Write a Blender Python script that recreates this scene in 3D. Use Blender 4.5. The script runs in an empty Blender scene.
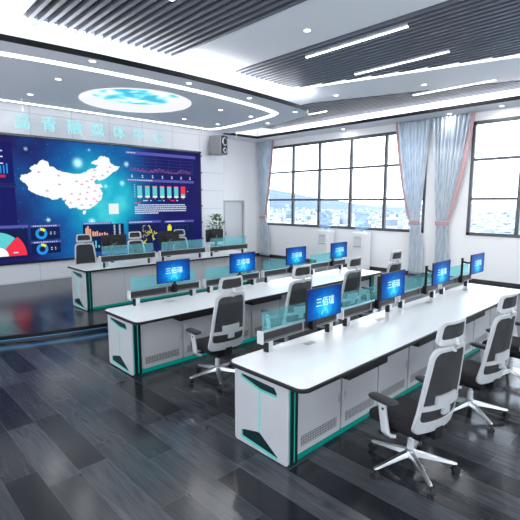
import bpy, bmesh, math, random
from mathutils import Vector, Matrix
random.seed(7)
SC = bpy.context.scene
COL = SC.collection
PI = math.pi

# ------------------------------------------------------------------ materials
def nmat(name):
    m = bpy.data.materials.new(name); m.use_nodes = True
    nt = m.node_tree
    return m, nt, nt.nodes, nt.links, nt.nodes['Principled BSDF']

def mat(name, col, rough=.5, metal=0., noise=.0, scale=30., spec=.5, coat=0.):
    m, nt, N, L, b = nmat(name)
    b.inputs['Base Color'].default_value = (*col, 1)
    b.inputs['Roughness'].default_value = rough
    b.inputs['Metallic'].default_value = metal
    b.inputs['Specular IOR Level'].default_value = spec
    b.inputs['Coat Weight'].default_value = coat
    if noise:
        tc = N.new('ShaderNodeTexCoord'); n = N.new('ShaderNodeTexNoise')
        n.inputs['Scale'].default_value = scale; n.inputs['Detail'].default_value = 3
        mx = N.new('ShaderNodeMixRGB'); mx.inputs[1].default_value = (*[c*(1-noise) for c in col], 1)
        mx.inputs[2].default_value = (*[min(1, c*(1+noise)) for c in col], 1)
        L.new(tc.outputs['Object'], n.inputs['Vector']); L.new(n.outputs['Fac'], mx.inputs[0])
        L.new(mx.outputs[0], b.inputs['Base Color'])
    return m

def emis(name, col, s=1.):
    m, nt, N, L, b = nmat(name)
    b.inputs['Base Color'].default_value = (0, 0, 0, 1)
    b.inputs['Specular IOR Level'].default_value = .08
    b.inputs['Emission Color'].default_value = (*col, 1)
    b.inputs['Emission Strength'].default_value = s
    return m

def see_through(name, col, fac, tint=(1, 1, 1), rough=.5):
    """part transparent, part solid surface (mesh fabric, tinted glass)"""
    m, nt, N, L, b = nmat(name)
    b.inputs['Base Color'].default_value = (*col, 1); b.inputs['Roughness'].default_value = rough
    t = N.new('ShaderNodeBsdfTransparent'); t.inputs[0].default_value = (*tint, 1)
    mx = N.new('ShaderNodeMixShader'); mx.inputs[0].default_value = fac
    L.new(t.outputs[0], mx.inputs[1]); L.new(b.outputs[0], mx.inputs[2])
    L.new(mx.outputs[0], N['Material Output'].inputs[0])
    return m

M = {}
M['white_paint'] = mat('white wall paint', (.86, .86, .87), .6, noise=.01, scale=3)
M['ceil_grey'] = mat('grey ceiling board', (.80, .82, .86), .7, noise=.01, scale=2)
M['ceil_white'] = mat('white ceiling board', (.86, .87, .89), .7)
M['ceil_white2'] = mat('white perimeter ceiling', (.80, .81, .84), .7)
M['recess'] = mat('dark recess', (.035, .04, .05), .8)
M['slat'] = mat('slate grey slat', (.11, .12, .15), .45, noise=.1, scale=4)
M['black'] = mat('black trim', (.006, .006, .007), .4, spec=.25)
M['black_soft'] = mat('black plastic', (.010, .010, .011), .45, spec=.2)
M['desk_white'] = mat('white laminate', (.62, .63, .65), .24, spec=.42)
M['panel'] = mat('pale grey laminate', (.37, .37, .385), .4, noise=.015, scale=5)
M['panel_dark'] = mat('dark green recess', (.003, .014, .015), .4, spec=.2)
M['seam'] = mat('panel seam', (.22, .22, .24), .6)
M['edge'] = mat('charcoal edge band', (.010, .011, .012), .4, spec=.2)
M['alu'] = mat('brushed aluminium', (.62, .63, .65), .28, .85, noise=.04, scale=60)
M['alu_soft'] = mat('silver painted metal', (.52, .53, .55), .35, .3)
M['rail_edge'] = mat('satin grey rail profile', (.24, .245, .26), .35, .4)
M['rail_dark'] = mat('charcoal rail channel', (.022, .022, .025), .4, spec=.25)
M['chair_white'] = mat('light grey chair plastic', (.40, .405, .42), .35)
M['chair_dark'] = mat('black seat fabric', (.012, .011, .013), .85, noise=.25, scale=200, spec=.2)
M['arm_grey'] = mat('dark grey arm pad', (.02, .021, .024), .6, spec=.2)
M['mesh'] = see_through('grey chair mesh', (.020, .020, .023), .82, (.9, .9, .9), .8)
M['caster'] = mat('black caster wheel', (.012, .012, .013), .35)
M['chrome'] = mat('polished aluminium', (.66, .67, .69), .3, 1.)
M['glass_teal'] = see_through('teal glass screen', (.48, .92, .96), .12, (.62, .92, .95), .5)
M['glass_teal'].node_tree.nodes['Principled BSDF'].inputs['Specular IOR Level'].default_value = .1
M['pink'] = mat('dusty pink fabric', (.50, .31, .32), .8, noise=.06, scale=60)
M['frame'] = mat('anthracite window frame', (.075, .08, .09), .4)
M['baseboard'] = mat('charcoal skirting', (.02, .022, .026), .4)
M['door'] = mat('grey door leaf', (.58, .60, .63), .45, noise=.02, scale=6)
M['door_frame'] = mat('grey door frame', (.40, .41, .44), .4)
M['teal'] = emis('teal led', (.02, .50, .46), .5)
M['teal_kick'] = emis('teal led plinth', (.0, .25, .225), .5)
M['teal_soft'] = emis('pale teal led', (.10, .64, .61), .58)
M['blue_led'] = emis('blue led strip', (.10, .38, .75), 1.5)
M['lamp'] = emis('white lamp diffuser', (1, 1, 1), 6.)
M['cove'] = emis('cove led', (.97, .98, 1), 14.)
M['ring'] = emis('ring led', (1, 1, 1), 3.0)
M['cone'] = emis('lit opal rim', (.96, .98, 1), .68)
M['sign'] = emis('pale cyan sign letters', (.42, .86, .92), .75)
M['leaf'] = mat('leaf green', (.07, .17, .05), .5, noise=.3, scale=8)
M['pot'] = mat('white ceramic pot', (.6, .6, .6), .3)
M['soil'] = mat('soil', (.05, .035, .025), .9)
M['bottle'] = see_through('blue water bottle', (.55, .70, .88), .30, (.82, .90, .98), .2)
M['disp_white'] = mat('white appliance plastic', (.80, .81, .83), .3)
M['disp_grey'] = mat('grey appliance recess', (.35, .36, .39), .4)
M['spk_grey'] = mat('grey speaker casing', (.22, .22, .23), .4, .3)
M['hill'] = mat('haze blue hillside', (.048, .080, .125), .9, noise=.35, scale=.02)  # blue of distance haze is put into the hillside colour
M['sea'] = mat('pale water', (.12, .17, .22), .4)

def perforated():
    m, nt, N, L, b = nmat('perforated vent')
    tc = N.new('ShaderNodeTexCoord'); sp = N.new('ShaderNodeSeparateXYZ'); L.new(tc.outputs['Object'], sp.inputs[0])
    cb = N.new('ShaderNodeCombineXYZ')
    for k, ax in enumerate('XZ'):
        q = N.new('ShaderNodeMath'); q.operation = 'MULTIPLY'; q.inputs[1].default_value = 42; f = N.new('ShaderNodeMath'); f.operation = 'FRACT'
        L.new(sp.outputs[ax], q.inputs[0]); L.new(q.outputs[0], f.inputs[0]); L.new(f.outputs[0], cb.inputs[k])
    d = N.new('ShaderNodeVectorMath'); d.operation = 'DISTANCE'; d.inputs[1].default_value = (.5, .5, 0); L.new(cb.outputs[0], d.inputs[0])
    cr = N.new('ShaderNodeValToRGB'); cr.color_ramp.elements[0].position = .33; cr.color_ramp.elements[1].position = .39
    cr.color_ramp.elements[0].color = (.03, .03, .032, 1); cr.color_ramp.elements[1].color = (.30, .30, .31, 1)
    L.new(d.outputs['Value'], cr.inputs[0]); L.new(cr.outputs[0], b.inputs['Base Color'])
    return m
M['vent'] = perforated()

def floor_mat():
    """dark oak planks running along y, .25 m wide, staggered at random"""
    m, nt, N, L, b = nmat('dark oak planks')
    tc = N.new('ShaderNodeTexCoord'); sp = N.new('ShaderNodeSeparateXYZ'); L.new(tc.outputs['Object'], sp.inputs[0])
    def mth(op, a, b_=None, c=None):
        n = N.new('ShaderNodeMath'); n.operation = op
        for i, v in enumerate((a, b_, c)):
            if v is None: continue
            if isinstance(v, (int, float)): n.inputs[i].default_value = v
            else: L.new(v, n.inputs[i])
        return n.outputs[0]
    W, LN = .25, 1.15
    xs = mth('DIVIDE', sp.outputs['X'], W); row = mth('FLOOR', xs); fx = mth('FRACT', xs)
    wn = N.new('ShaderNodeTexWhiteNoise'); wn.noise_dimensions = '1D'; L.new(row, wn.inputs['W'])
    ys = mth('ADD', mth('DIVIDE', sp.outputs['Y'], LN), mth('MULTIPLY', wn.outputs['Value'], 7.3)); col = mth('FLOOR', ys); fy = mth('FRACT', ys)
    cb = N.new('ShaderNodeCombineXYZ'); L.new(row, cb.inputs[0]); L.new(col, cb.inputs[1])
    w2 = N.new('ShaderNodeTexWhiteNoise'); w2.noise_dimensions = '2D'; L.new(cb.outputs[0], w2.inputs['Vector'])
    ex = mth('MULTIPLY', mth('MINIMUM', fx, mth('SUBTRACT', 1.0, fx)), W); ey = mth('MULTIPLY', mth('MINIMUM', fy, mth('SUBTRACT', 1.0, fy)), LN)
    seam = mth('LESS_THAN', mth('MINIMUM', ex, ey), .0022)
    g = N.new('ShaderNodeMapping'); g.inputs['Scale'].default_value = (30, 1.6, 1); L.new(tc.outputs['Object'], g.inputs[0])
    off = N.new('ShaderNodeVectorMath'); off.operation = 'MULTIPLY_ADD'; off.inputs[1].default_value = (31, 17, 11)
    L.new(w2.outputs['Color'], off.inputs[0]); L.new(g.outputs[0], off.inputs[2])
    n1 = N.new('ShaderNodeTexNoise'); n1.inputs['Scale'].default_value = 1.0; n1.inputs['Detail'].default_value = 6; n1.inputs['Roughness'].default_value = .65; n1.inputs['Distortion'].default_value = .25
    L.new(off.outputs[0], n1.inputs['Vector'])
    g2 = N.new('ShaderNodeMapping'); g2.inputs['Scale'].default_value = (7, .8, 1); L.new(tc.outputs['Object'], g2.inputs[0])
    of2 = N.new('ShaderNodeVectorMath'); of2.operation = 'MULTIPLY_ADD'; of2.inputs[1].default_value = (13, 29, 7)
    L.new(w2.outputs['Color'], of2.inputs[0]); L.new(g2.outputs[0], of2.inputs[2])
    n2 = N.new('ShaderNodeTexNoise'); n2.inputs['Scale'].default_value = 1.0; n2.inputs['Detail'].default_value = 1; L.new(of2.outputs[0], n2.inputs['Vector'])
    rings = mth('SINE', mth('MULTIPLY', n2.outputs['Fac'], 60))
    gr = mth('ADD', mth('MULTIPLY_ADD', mth('SUBTRACT', n1.outputs['Fac'], .5), 1.5, 1.0), mth('MULTIPLY', rings, .13))
    cr = N.new('ShaderNodeValToRGB'); cr.color_ramp.elements[0].color = (.010, .011, .014, 1); cr.color_ramp.elements[1].color = (.048, .051, .058, 1)
    L.new(w2.outputs['Value'], cr.inputs[0])
    mu = N.new('ShaderNodeVectorMath'); mu.operation = 'SCALE'; L.new(cr.outputs[0], mu.inputs[0]); L.new(gr, mu.inputs['Scale'])
    mo = N.new('ShaderNodeMixRGB'); mo.inputs[2].default_value = (.085, .09, .10, 1)
    L.new(mth('MULTIPLY', seam, .6), mo.inputs[0]); L.new(mu.outputs[0], mo.inputs[1]); L.new(mo.outputs[0], b.inputs['Base Color'])
    L.new(mth('MULTIPLY_ADD', n1.outputs['Fac'], .10, .13), b.inputs['Roughness'])
    b.inputs['Specular IOR Level'].default_value = .30
    return m
M['floor'] = floor_mat()

def wall_tiles():
    m, nt, N, L, b = nmat('grey wall panels')
    tc = N.new('ShaderNodeTexCoord'); sp = N.new('ShaderNodeSeparateXYZ'); L.new(tc.outputs['Object'], sp.inputs[0])
    def line(out, phase, per, wd):
        a = N.new('ShaderNodeMath'); a.operation = 'SUBTRACT'; a.inputs[1].default_value = phase
        d = N.new('ShaderNodeMath'); d.operation = 'DIVIDE'; d.inputs[1].default_value = per
        f = N.new('ShaderNodeMath'); f.operation = 'FRACT'; c = N.new('ShaderNodeMath'); c.operation = 'LESS_THAN'; c.inputs[1].default_value = wd/per
        L.new(out, a.inputs[0]); L.new(a.outputs[0], d.inputs[0]); L.new(d.outputs[0], f.inputs[0]); L.new(f.outputs[0], c.inputs[0])
        return c
    lx = line(sp.outputs['X'], 3.74, 1.045, .016); lz = line(sp.outputs['Z'], 1.98, .605, .016)
    mx = N.new('ShaderNodeMath'); mx.operation = 'MAXIMUM'; L.new(lx.outputs[0], mx.inputs[0]); L.new(lz.outputs[0], mx.inputs[1])
    c = N.new('ShaderNodeMixRGB'); c.inputs[1].default_value = (.60, .61, .65, 1); c.inputs[2].default_value = (.40, .41, .45, 1)
    L.new(mx.outputs[0], c.inputs[0]); L.new(c.outputs[0], b.inputs['Base Color']); b.inputs['Roughness'].default_value = .35
    return m
M['tiles'] = wall_tiles()

def sky_disc():
    m, nt, N, L, b = nmat('printed sky light panel')
    tc = N.new('ShaderNodeTexCoord'); n = N.new('ShaderNodeTexNoise'); n.inputs['Scale'].default_value = 1.5; n.inputs['Detail'].default_value = 5
    n.inputs['Distortion'].default_value = .5
    cr = N.new('ShaderNodeValToRGB'); e = cr.color_ramp.elements
    e[0].position = .44; e[0].color = (.03, .50, .72, 1); e[1].position = .60; e[1].color = (.95, 1, 1, 1)
    x = e.new(.51); x.color = (.22, .80, .92, 1)
    L.new(tc.outputs['Object'], n.inputs['Vector']); L.new(n.outputs['Fac'], cr.inputs[0])
    L.new(cr.outputs[0], b.inputs['Emission Color']); b.inputs['Emission Strength'].default_value = .75
    b.inputs['Base Color'].default_value = (0, 0, 0, 1)
    return m
M['sky_disc'] = sky_disc()

def nebula():
    """star field picture shown on the big LED display"""
    m, nt, N, L, b = nmat('led display picture')
    tc = N.new('ShaderNodeTexCoord')
    def blob(c, r):
        d = N.new('ShaderNodeVectorMath'); d.operation = 'DISTANCE'; d.inputs[1].default_value = (c[0], c[1], c[2])
        L.new(tc.outputs['Object'], d.inputs[0])
        q = N.new('ShaderNodeMapRange'); q.interpolation_type = 'SMOOTHERSTEP'
        q.inputs['From Min'].default_value = 0; q.inputs['From Max'].default_value = r; q.inputs['To Min'].default_value = 1; q.inputs['To Max'].default_value = 0
        L.new(d.outputs['Value'], q.inputs['Value']); return q
    n = N.new('ShaderNodeTexNoise'); n.inputs['Scale'].default_value = .9; n.inputs['Detail'].default_value = 6
    L.new(tc.outputs['Object'], n.inputs['Vector'])
    a = blob((5.5, 12.1, 2.3), 2.6); c = blob((6.0, 12.1, 2.0), 1.3)
    s = N.new('ShaderNodeMath'); s.operation = 'MULTIPLY_ADD'; s.inputs[1].default_value = .62
    L.new(a.outputs[0], s.inputs[0])
    n2 = N.new('ShaderNodeMath'); n2.operation = 'MULTIPLY_ADD'; n2.inputs[1].default_value = .75; n2.inputs[2].default_value = -.22
    L.new(n.outputs['Fac'], n2.inputs[0]); L.new(n2.outputs[0], s.inputs[2])
    s2 = N.new('ShaderNodeMath'); s2.operation = 'MULTIPLY_ADD'; s2.inputs[1].default_value = .16
    L.new(c.outputs[0], s2.inputs[0]); L.new(s.outputs[0], s2.inputs[2])
    cr = N.new('ShaderNodeValToRGB'); e = cr.color_ramp.elements
    e[0].position = .04; e[0].color = (.012, .008, .10, 1); e[1].position = .95; e[1].color = (.10, .75, .80, 1)
    for p, q in ((.22, (.008, .045, .22, 1)), (.42, (.006, .12, .38, 1)), (.62, (.006, .26, .50, 1)), (.80, (.012, .45, .62, 1))):
        x = e.new(p); x.color = q
    L.new(s2.outputs[0], cr.inputs[0])
    # scattered small stars
    v = N.new('ShaderNodeTexVoronoi'); v.inputs['Scale'].default_value = 9
    L.new(tc.outputs['Object'], v.inputs['Vector'])
    st = N.new('ShaderNodeMapRange'); st.inputs['From Min'].default_value = .03; st.inputs['From Max'].default_value = .13; st.inputs['To Min'].default_value = .55; st.inputs['To Max'].default_value = 0
    L.new(v.outputs['Distance'], st.inputs['Value'])
    ad = N.new('ShaderNodeMixRGB'); ad.blend_type = 'ADD'; ad.inputs[2].default_value = (.25, .5, .75, 1)
    L.new(st.outputs[0], ad.inputs[0]); L.new(cr.outputs[0], ad.inputs[1])
    sp = N.new('ShaderNodeSeparateXYZ'); L.new(tc.outputs['Object'], sp.inputs[0])
    mr = N.new('ShaderNodeMapRange'); mr.inputs['From Min'].default_value = 6.15; mr.inputs['From Max'].default_value = 7.6; mr.inputs['To Max'].default_value = .93
    L.new(sp.outputs['X'], mr.inputs['Value'])
    dk = N.new('ShaderNodeMixRGB'); dk.inputs[2].default_value = (.008, .006, .11, 1)
    L.new(mr.outputs[0], dk.inputs[0]); L.new(ad.outputs[0], dk.inputs[1])
    col = dk.outputs[0]
    for p, r, k in (((4.86, 12.1, 3.25), .34, .9), ((4.01, 12.1, 1.74), .14, .9), ((5.19, 12.1, 3.62), .1, .6), ((3.58, 12.1, 3.52), .12, .6),
                    ((5.17, 12.1, 1.66), .25, .7), ((6.28, 12.1, 3.3), .2, .7), ((6.12, 12.1, 2.75), .2, .6), ((5.62, 12.1, 2.65), .15, .5)):
        q = blob(p, r*1.1); pw = N.new('ShaderNodeMath'); pw.operation = 'POWER'; pw.inputs[1].default_value = 5; L.new(q.outputs[0], pw.inputs[0]); w = N.new('ShaderNodeMath'); w.operation = 'MULTIPLY'; w.inputs[1].default_value = k; L.new(pw.outputs[0], w.inputs[0])
        z = N.new('ShaderNodeMixRGB'); z.blend_type = 'ADD'; z.inputs[2].default_value = (.6, 1, 1, 1)
        L.new(w.outputs[0], z.inputs[0]); L.new(col, z.inputs[1]); col = z.outputs[0]
    L.new(col, b.inputs['Emission Color']); b.inputs['Emission Strength'].default_value = .72
    b.inputs['Base Color'].default_value = (0, 0, 0, 1); b.inputs['Roughness'].default_value = .5; b.inputs['Specular IOR Level'].default_value = .08
    return m
M['nebula'] = nebula()

def desktop_picture():
    """blue wallpaper of the desk monitors; object space, x across, z up, origin at the screen centre"""
    m, nt, N, L, b = nmat('blue monitor wallpaper')
    tc = N.new('ShaderNodeTexCoord'); mp = N.new('ShaderNodeMapping'); mp.inputs['Scale'].default_value = (1.0, 0, 1.25)
    mp.inputs['Location'].default_value = (0, 0, .06)
    L.new(tc.outputs['Object'], mp.inputs[0])
    d = N.new('ShaderNodeVectorMath'); d.operation = 'LENGTH'; L.new(mp.outputs[0], d.inputs[0])
    n = N.new('ShaderNodeTexNoise'); n.inputs['Scale'].default_value = 14; n.inputs['Detail'].default_value = 4
    L.new(tc.outputs['Object'], n.inputs['Vector'])
    s = N.new('ShaderNodeMath'); s.operation = 'MULTIPLY_ADD'; s.inputs[1].default_value = .12; L.new(n.outputs['Fac'], s.inputs[0]); L.new(d.outputs['Value'], s.inputs[2])
    cr = N.new('ShaderNodeValToRGB'); e = cr.color_ramp.elements
    e[0].position = .05; e[0].color = (.12, .85, 1, 1); e[1].position = .37; e[1].color = (.002, .03, .22, 1)
    for p, q in ((.12, (.02, .50, .90, 1)), (.19, (.004, .22, .66, 1)), (.27, (.002, .09, .42, 1))):
        x = e.new(p); x.color = q
    L.new(s.outputs[0], cr.inputs[0]); L.new(cr.outputs[0], b.inputs['Emission Color'])
    b.inputs['Emission Strength'].default_value = .8; b.inputs['Base Color'].default_value = (0, 0, 0, 1); b.inputs['Roughness'].default_value = .3; b.inputs['Specular IOR Level'].default_value = .1
    return m
M['wallpaper'] = desktop_picture()
M['mon_text'] = emis('white monitor lettering', (.55, .90, 1), 1.0)

def curtain_mat():
    m, nt, N, L, b = nmat('pale blue curtain fabric')
    tc = N.new('ShaderNodeTexCoord'); mp = N.new('ShaderNodeMapping'); mp.inputs['Scale'].default_value = (1, 9, .5)
    n = N.new('ShaderNodeTexNoise'); n.inputs['Scale'].default_value = 5; L.new(tc.outputs['Object'], mp.inputs[0]); L.new(mp.outputs[0], n.inputs['Vector'])
    c = N.new('ShaderNodeValToRGB'); c.color_ramp.elements[0].position = .35; c.color_ramp.elements[1].position = .65
    c.color_ramp.elements[0].color = (.58, .67, .77, 1); c.color_ramp.elements[1].color = (.82, .87, .92, 1)
    L.new(n.outputs['Fac'], c.inputs[0]); L.new(c.outputs[0], b.inputs['Base Color']); b.inputs['Roughness'].default_value = .6
    b.inputs['Sheen Weight'].default_value = .3
    t = N.new('ShaderNodeBsdfTranslucent'); L.new(c.outputs[0], t.inputs[0])
    mx = N.new('ShaderNodeMixShader'); mx.inputs[0].default_value = .3
    L.new(b.outputs[0], mx.inputs[1]); L.new(t.outputs[0], mx.inputs[2]); L.new(mx.outputs[0], N['Material Output'].inputs[0])
    return m
M['curtain'] = curtain_mat()

def pane_mat():
    m, nt, N, L, b = nmat('window glass')
    t = N.new('ShaderNodeBsdfTransparent'); t.inputs[0].default_value = (.96, .98, 1, 1)
    g = N.new('ShaderNodeBsdfGlossy'); g.inputs['Roughness'].default_value = .02
    f = N.new('ShaderNodeFresnel'); f.inputs['IOR'].default_value = 1.25
    mx = N.new('ShaderNodeMixShader'); L.new(f.outputs[0], mx.inputs[0]); L.new(t.outputs[0], mx.inputs[1]); L.new(g.outputs[0], mx.inputs[2])
    L.new(mx.outputs[0], N['Material Output'].inputs[0])
    return m
M['pane'] = pane_mat()

def land_mat():
    m, nt, N, L, b = nmat('town ground')
    tc = N.new('ShaderNodeTexCoord'); n = N.new('ShaderNodeTexNoise'); n.inputs['Scale'].default_value = .006; n.inputs['Detail'].default_value = 6
    c = N.new('ShaderNodeValToRGB'); e = c.color_ramp.elements
    e[0].position = .40; e[0].color = (.06, .10, .15, 1); e[1].position = .62; e[1].color = (.17, .22, .26, 1)
    L.new(tc.outputs['Object'], n.inputs['Vector']); L.new(n.outputs['Fac'], c.inputs[0]); L.new(c.outputs[0], b.inputs['Base Color']); b.inputs['Roughness'].default_value = .9
    return m
M['land'] = land_mat()
def town_mat():
    m, nt, N, L, b = nmat('pale town buildings')
    tc = N.new('ShaderNodeTexCoord'); n = N.new('ShaderNodeTexWhiteNoise')
    sn = N.new('ShaderNodeVectorMath'); sn.operation = 'SNAP'; sn.inputs[1].default_value = (14, 14, 9)
    c = N.new('ShaderNodeValToRGB'); e = c.color_ramp.elements
    e[0].color = (.09, .125, .17, 1); e[1].color = (.42, .43, .45, 1); x = e.new(.45); x.color = (.24, .27, .30, 1)
    L.new(tc.outputs['Object'], sn.inputs[0]); L.new(sn.outputs[0], n.inputs['Vector']); L.new(n.outputs['Value'], c.inputs[0]); L.new(c.outputs[0], b.inputs['Base Color'])
    return m
M['town'] = town_mat()

# ------------------------------------------------------------------ mesh helpers
def link(name, bm, m, parent=None, smooth=False, loc=None, rotz=0, bevel=0):
    me = bpy.data.meshes.new(name)
    bmesh.ops.recalc_face_normals(bm, faces=bm.faces)
    bm.to_mesh(me); bm.free()
    for k in (m if isinstance(m, (list, tuple)) else [m]): me.materials.append(k)
    if smooth:
        for p in me.polygons: p.use_smooth = True
    o = bpy.data.objects.new(name, me); COL.objects.link(o)
    if loc: o.location = loc
    if rotz: o.rotation_euler = (0, 0, rotz)
    if parent: o.parent = parent
    if bevel:
        b = o.modifiers.new('bevel', 'BEVEL'); b.width = bevel; b.segments = 2; b.limit_method = 'ANGLE'; b.angle_limit = .7
    return o

def box(bm, a, b, mi=0, mtx=None):
    (x0, y0, z0), (x1, y1, z1) = a, b
    vs = [Vector(c) for c in ((x0,y0,z0),(x1,y0,z0),(x1,y1,z0),(x0,y1,z0),(x0,y0,z1),(x1,y0,z1),(x1,y1,z1),(x0,y1,z1))]
    if mtx: vs = [mtx @ v for v in vs]
    vs = [bm.verts.new(v) for v in vs]
    for f in ((0,3,2,1),(4,5,6,7),(0,1,5,4),(1,2,6,5),(2,3,7,6),(3,0,4,7)):
        bm.faces.new([vs[i] for i in f]).material_index = mi
    return bm

def boxes(*ab):
    bm = bmesh.new()
    for a, b in ab: box(bm, a, b)
    return bm

def prism(bm, pts, z0, z1, mi=0, plane='z'):
    """closed polygon extruded; plane z: (x,y) at z0..z1; plane y: (x,z) at y z0..z1; plane x: (y,z) at x"""
    def P(p, k): return {'z': (p[0], p[1], k), 'y': (p[0], k, p[1]), 'x': (k, p[0], p[1])}[plane]
    a = [bm.verts.new(P(p, z0)) for p in pts]; b = [bm.verts.new(P(p, z1)) for p in pts]
    n = len(pts); fs = [bm.faces.new(a), bm.faces.new(b[::-1])]
    for i in range(n): fs.append(bm.faces.new((a[i], b[i], b[(i+1) % n], a[(i+1) % n])))
    for f in fs: f.material_index = mi
    return bm

def tube(bm, pts, r, seg=10, mi=0, cap=True):
    rings = []
    for i, p in enumerate(pts):
        p = Vector(p)
        d = (Vector(pts[min(i+1, len(pts)-1)]) - Vector(pts[max(i-1, 0)])).normalized()
        u = d.orthogonal().normalized() if abs(d.z) > .9 else d.cross(Vector((0, 0, 1))).normalized()
        v = d.cross(u)
        rr = r[i] if isinstance(r, (list, tuple)) else r
        rings.append([bm.verts.new(p + (u*math.cos(2*PI*k/seg) + v*math.sin(2*PI*k/seg))*rr) for k in range(seg)])
    for a, b in zip(rings, rings[1:]):
        for k in range(seg): bm.faces.new((a[k], a[(k+1) % seg], b[(k+1) % seg], b[k])).material_index = mi
    if cap:
        bm.faces.new(rings[0]).material_index = mi; bm.faces.new(rings[-1][::-1]).material_index = mi
    return bm

def rrect(x0, y0, x1, y1, r, n=6):
    out = []
    for cx, cy, a0 in ((x1-r, y1-r, 0), (x0+r, y1-r, 90), (x0+r, y0+r, 180), (x1-r, y0+r, 270)):
        for k in range(n+1):
            a = math.radians(a0 + 90*k/n); out.append((cx + r*math.cos(a), cy + r*math.sin(a)))
    return out

def empty(name, loc, rotz=0):
    o = bpy.data.objects.new(name, None); COL.objects.link(o)
    o.location = loc; o.rotation_euler = (0, 0, rotz); o.empty_display_size = .2
    return o

def tag(o, label=None, cat=None, group=None, kind=None):
    if label: o['label'] = label
    if cat: o['category'] = cat
    if group: o['group'] = group
    if kind: o['kind'] = kind
    return o

def struct(name, bm, m, parent=None, **k):
    o = link(name, bm, m, parent, **k)
    if not parent: o['kind'] = 'structure'
    return o

def copy_tree(o, parent=None):
    c = o.copy(); COL.objects.link(c)
    if parent:
        c.parent = parent; c.matrix_parent_inverse = o.matrix_parent_inverse.copy()
    for ch in list(o.children): copy_tree(ch, c)
    return c

def text_mesh(body, size, extrude):
    cu = bpy.data.curves.new('lettering', 'FONT'); cu.body = body; cu.size = size; cu.extrude = extrude
    cu.align_x = 'CENTER'; cu.align_y = 'CENTER'; cu.resolution_u = 3
    t = bpy.data.objects.new('lettering', cu); COL.objects.link(t)
    bpy.context.view_layer.update()
    me = bpy.data.meshes.new_from_object(t.evaluated_get(bpy.context.evaluated_depsgraph_get()))
    bpy.data.objects.remove(t); bpy.data.curves.remove(cu)
    me.transform(Matrix.Rotation(PI/2, 4, 'X'))
    return me

def text_obj(name, body, size, extrude, m, parent, loc):
    me = text_mesh(body, size, extrude); me.materials.clear(); me.materials.append(m)
    o = bpy.data.objects.new(name, me); COL.objects.link(o); o.location = loc; o.parent = parent
    return o

# ------------------------------------------------------------------ room
XW, YS, YB = 12.77, 12.19, 13.3          # window wall, display wall, back wall
XL, YF = -3.6, -5.2                      # walls behind the camera
ZP, ZU, ZL = .15, 5.05, 4.6              # platform, upper ceiling, lowered ceiling
struct('floor', boxes(((XL, YF, -.12), (XW+.25, YB+.2, 0))), M['floor'])
plat = []
for i in range(25):
    x = -1.2 + 5.4*i/24; plat.append((x, 7.0 + .072*(x-4.2)**2))
for i in range(1, 17):
    x = 4.2 + 5.2*i/16; plat.append((x, 7.0 + .035*(x-4.2)**2))
plat += [(9.75, 8.6), (9.9, YS), (-1.35, YS), (-1.3, 9.4)]
o = struct('floor_platform', prism(bmesh.new(), plat, .13, ZP), M['floor'])
nose = [(x, y) for x, y in plat[:41]]
bm = bmesh.new(); prism(bm, nose + [(x, y+.06) for x, y in nose[::-1]], .085, .148)
tr = struct('trim_1', bm, M['black'])
tr.location = (0, -.012, 0)
bm = bmesh.new(); prism(bm, [(x, y+.10) for x, y in nose] + [(9.8, YS), (-1.3, YS)], 0.001, .128)
struct('trim_2', bm, mat('dark platform riser', (.05, .06, .08), .3))
bm = bmesh.new(); prism(bm, [(x, y+.07) for x, y in nose] + [(x, y+.096) for x, y in nose[::-1]], .06, .084)
tag(link('led_strip', bm, M['blue_led']), 'blue LED strip tucked under the curved black edge of the display platform', 'led strip')

# walls
struct('wall_display', boxes(((XL, YS, 0), (9.98, YB+.2, 5.4))), M['tiles'])
struct('wall_back', boxes(((9.98, YB, 2.27), (XW+.25, YB+.2, 5.4)), ((9.98, YB, 0), (10.86, YB+.2, 2.27)), ((11.95, YB, 0), (XW+.25, YB+.2, 2.27))), M['white_paint'])
struct('wall_left', boxes(((XL-.2, YF, 0), (XL, YB+.2, .8)), ((XL-.2, YF, 4.4), (XL, YB+.2, 5.4)), ((XL-.2, YF, .8), (XL, -4.2, 4.4)), ((XL-.2, 11.2, .8), (XL, YB+.2, 4.4)), ((XL-.2, 3.2, .8), (XL, 3.9, 4.4))), M['white_paint'])
struct('wall_front', boxes(((XL-.2, YF-.2, 0), (XW+.25, YF, .8)), ((XL-.2, YF-.2, 4.4), (XW+.25, YF, 5.4)), ((XL-.2, YF-.2, .8), (-2.6, YF, 4.4)), ((11.6, YF-.2, .8), (XW+.25, YF, 4.4)), ((4.2, YF-.2, .8), (4.9, YF, 4.4))), M['white_paint'])
def added_window(name, x0, y0, x1, y1):  # windows added behind the camera, out of view, to let in daylight
    dx, dy = x1-x0, y1-y0; ab = []
    for k in range(6):
        x, y = x0+dx*k/5, y0+dy*k/5; ab.append(((x-.04, y-.04, .8), (x+.04, y+.04, 4.4)))
    for z in (.84, 2.1, 3.3, 4.36): ab.append(((x0-.03, y0-.03, z-.04), (x1+.03, y1+.03, z+.04)))
    w_ = struct(name, boxes(*ab), M['frame'])
    struct('window_pane', boxes(((x0-.004, y0-.004, .82), (x1+.004, y1+.004, 4.38))), M['pane'], w_)
added_window('added_window_3', XL-.1, -4.2, XL-.1, 3.2); added_window('added_window_4', XL-.1, 3.9, XL-.1, 11.2)
added_window('added_window_5', -2.6, YF-.1, 4.2, YF-.1); added_window('added_window_6', 4.9, YF-.1, 11.6, YF-.1)
W1, W2 = (6.10, 12.92), (-1.75, 4.86)
WZ0, WZ1 = 1.28, 4.37
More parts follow.
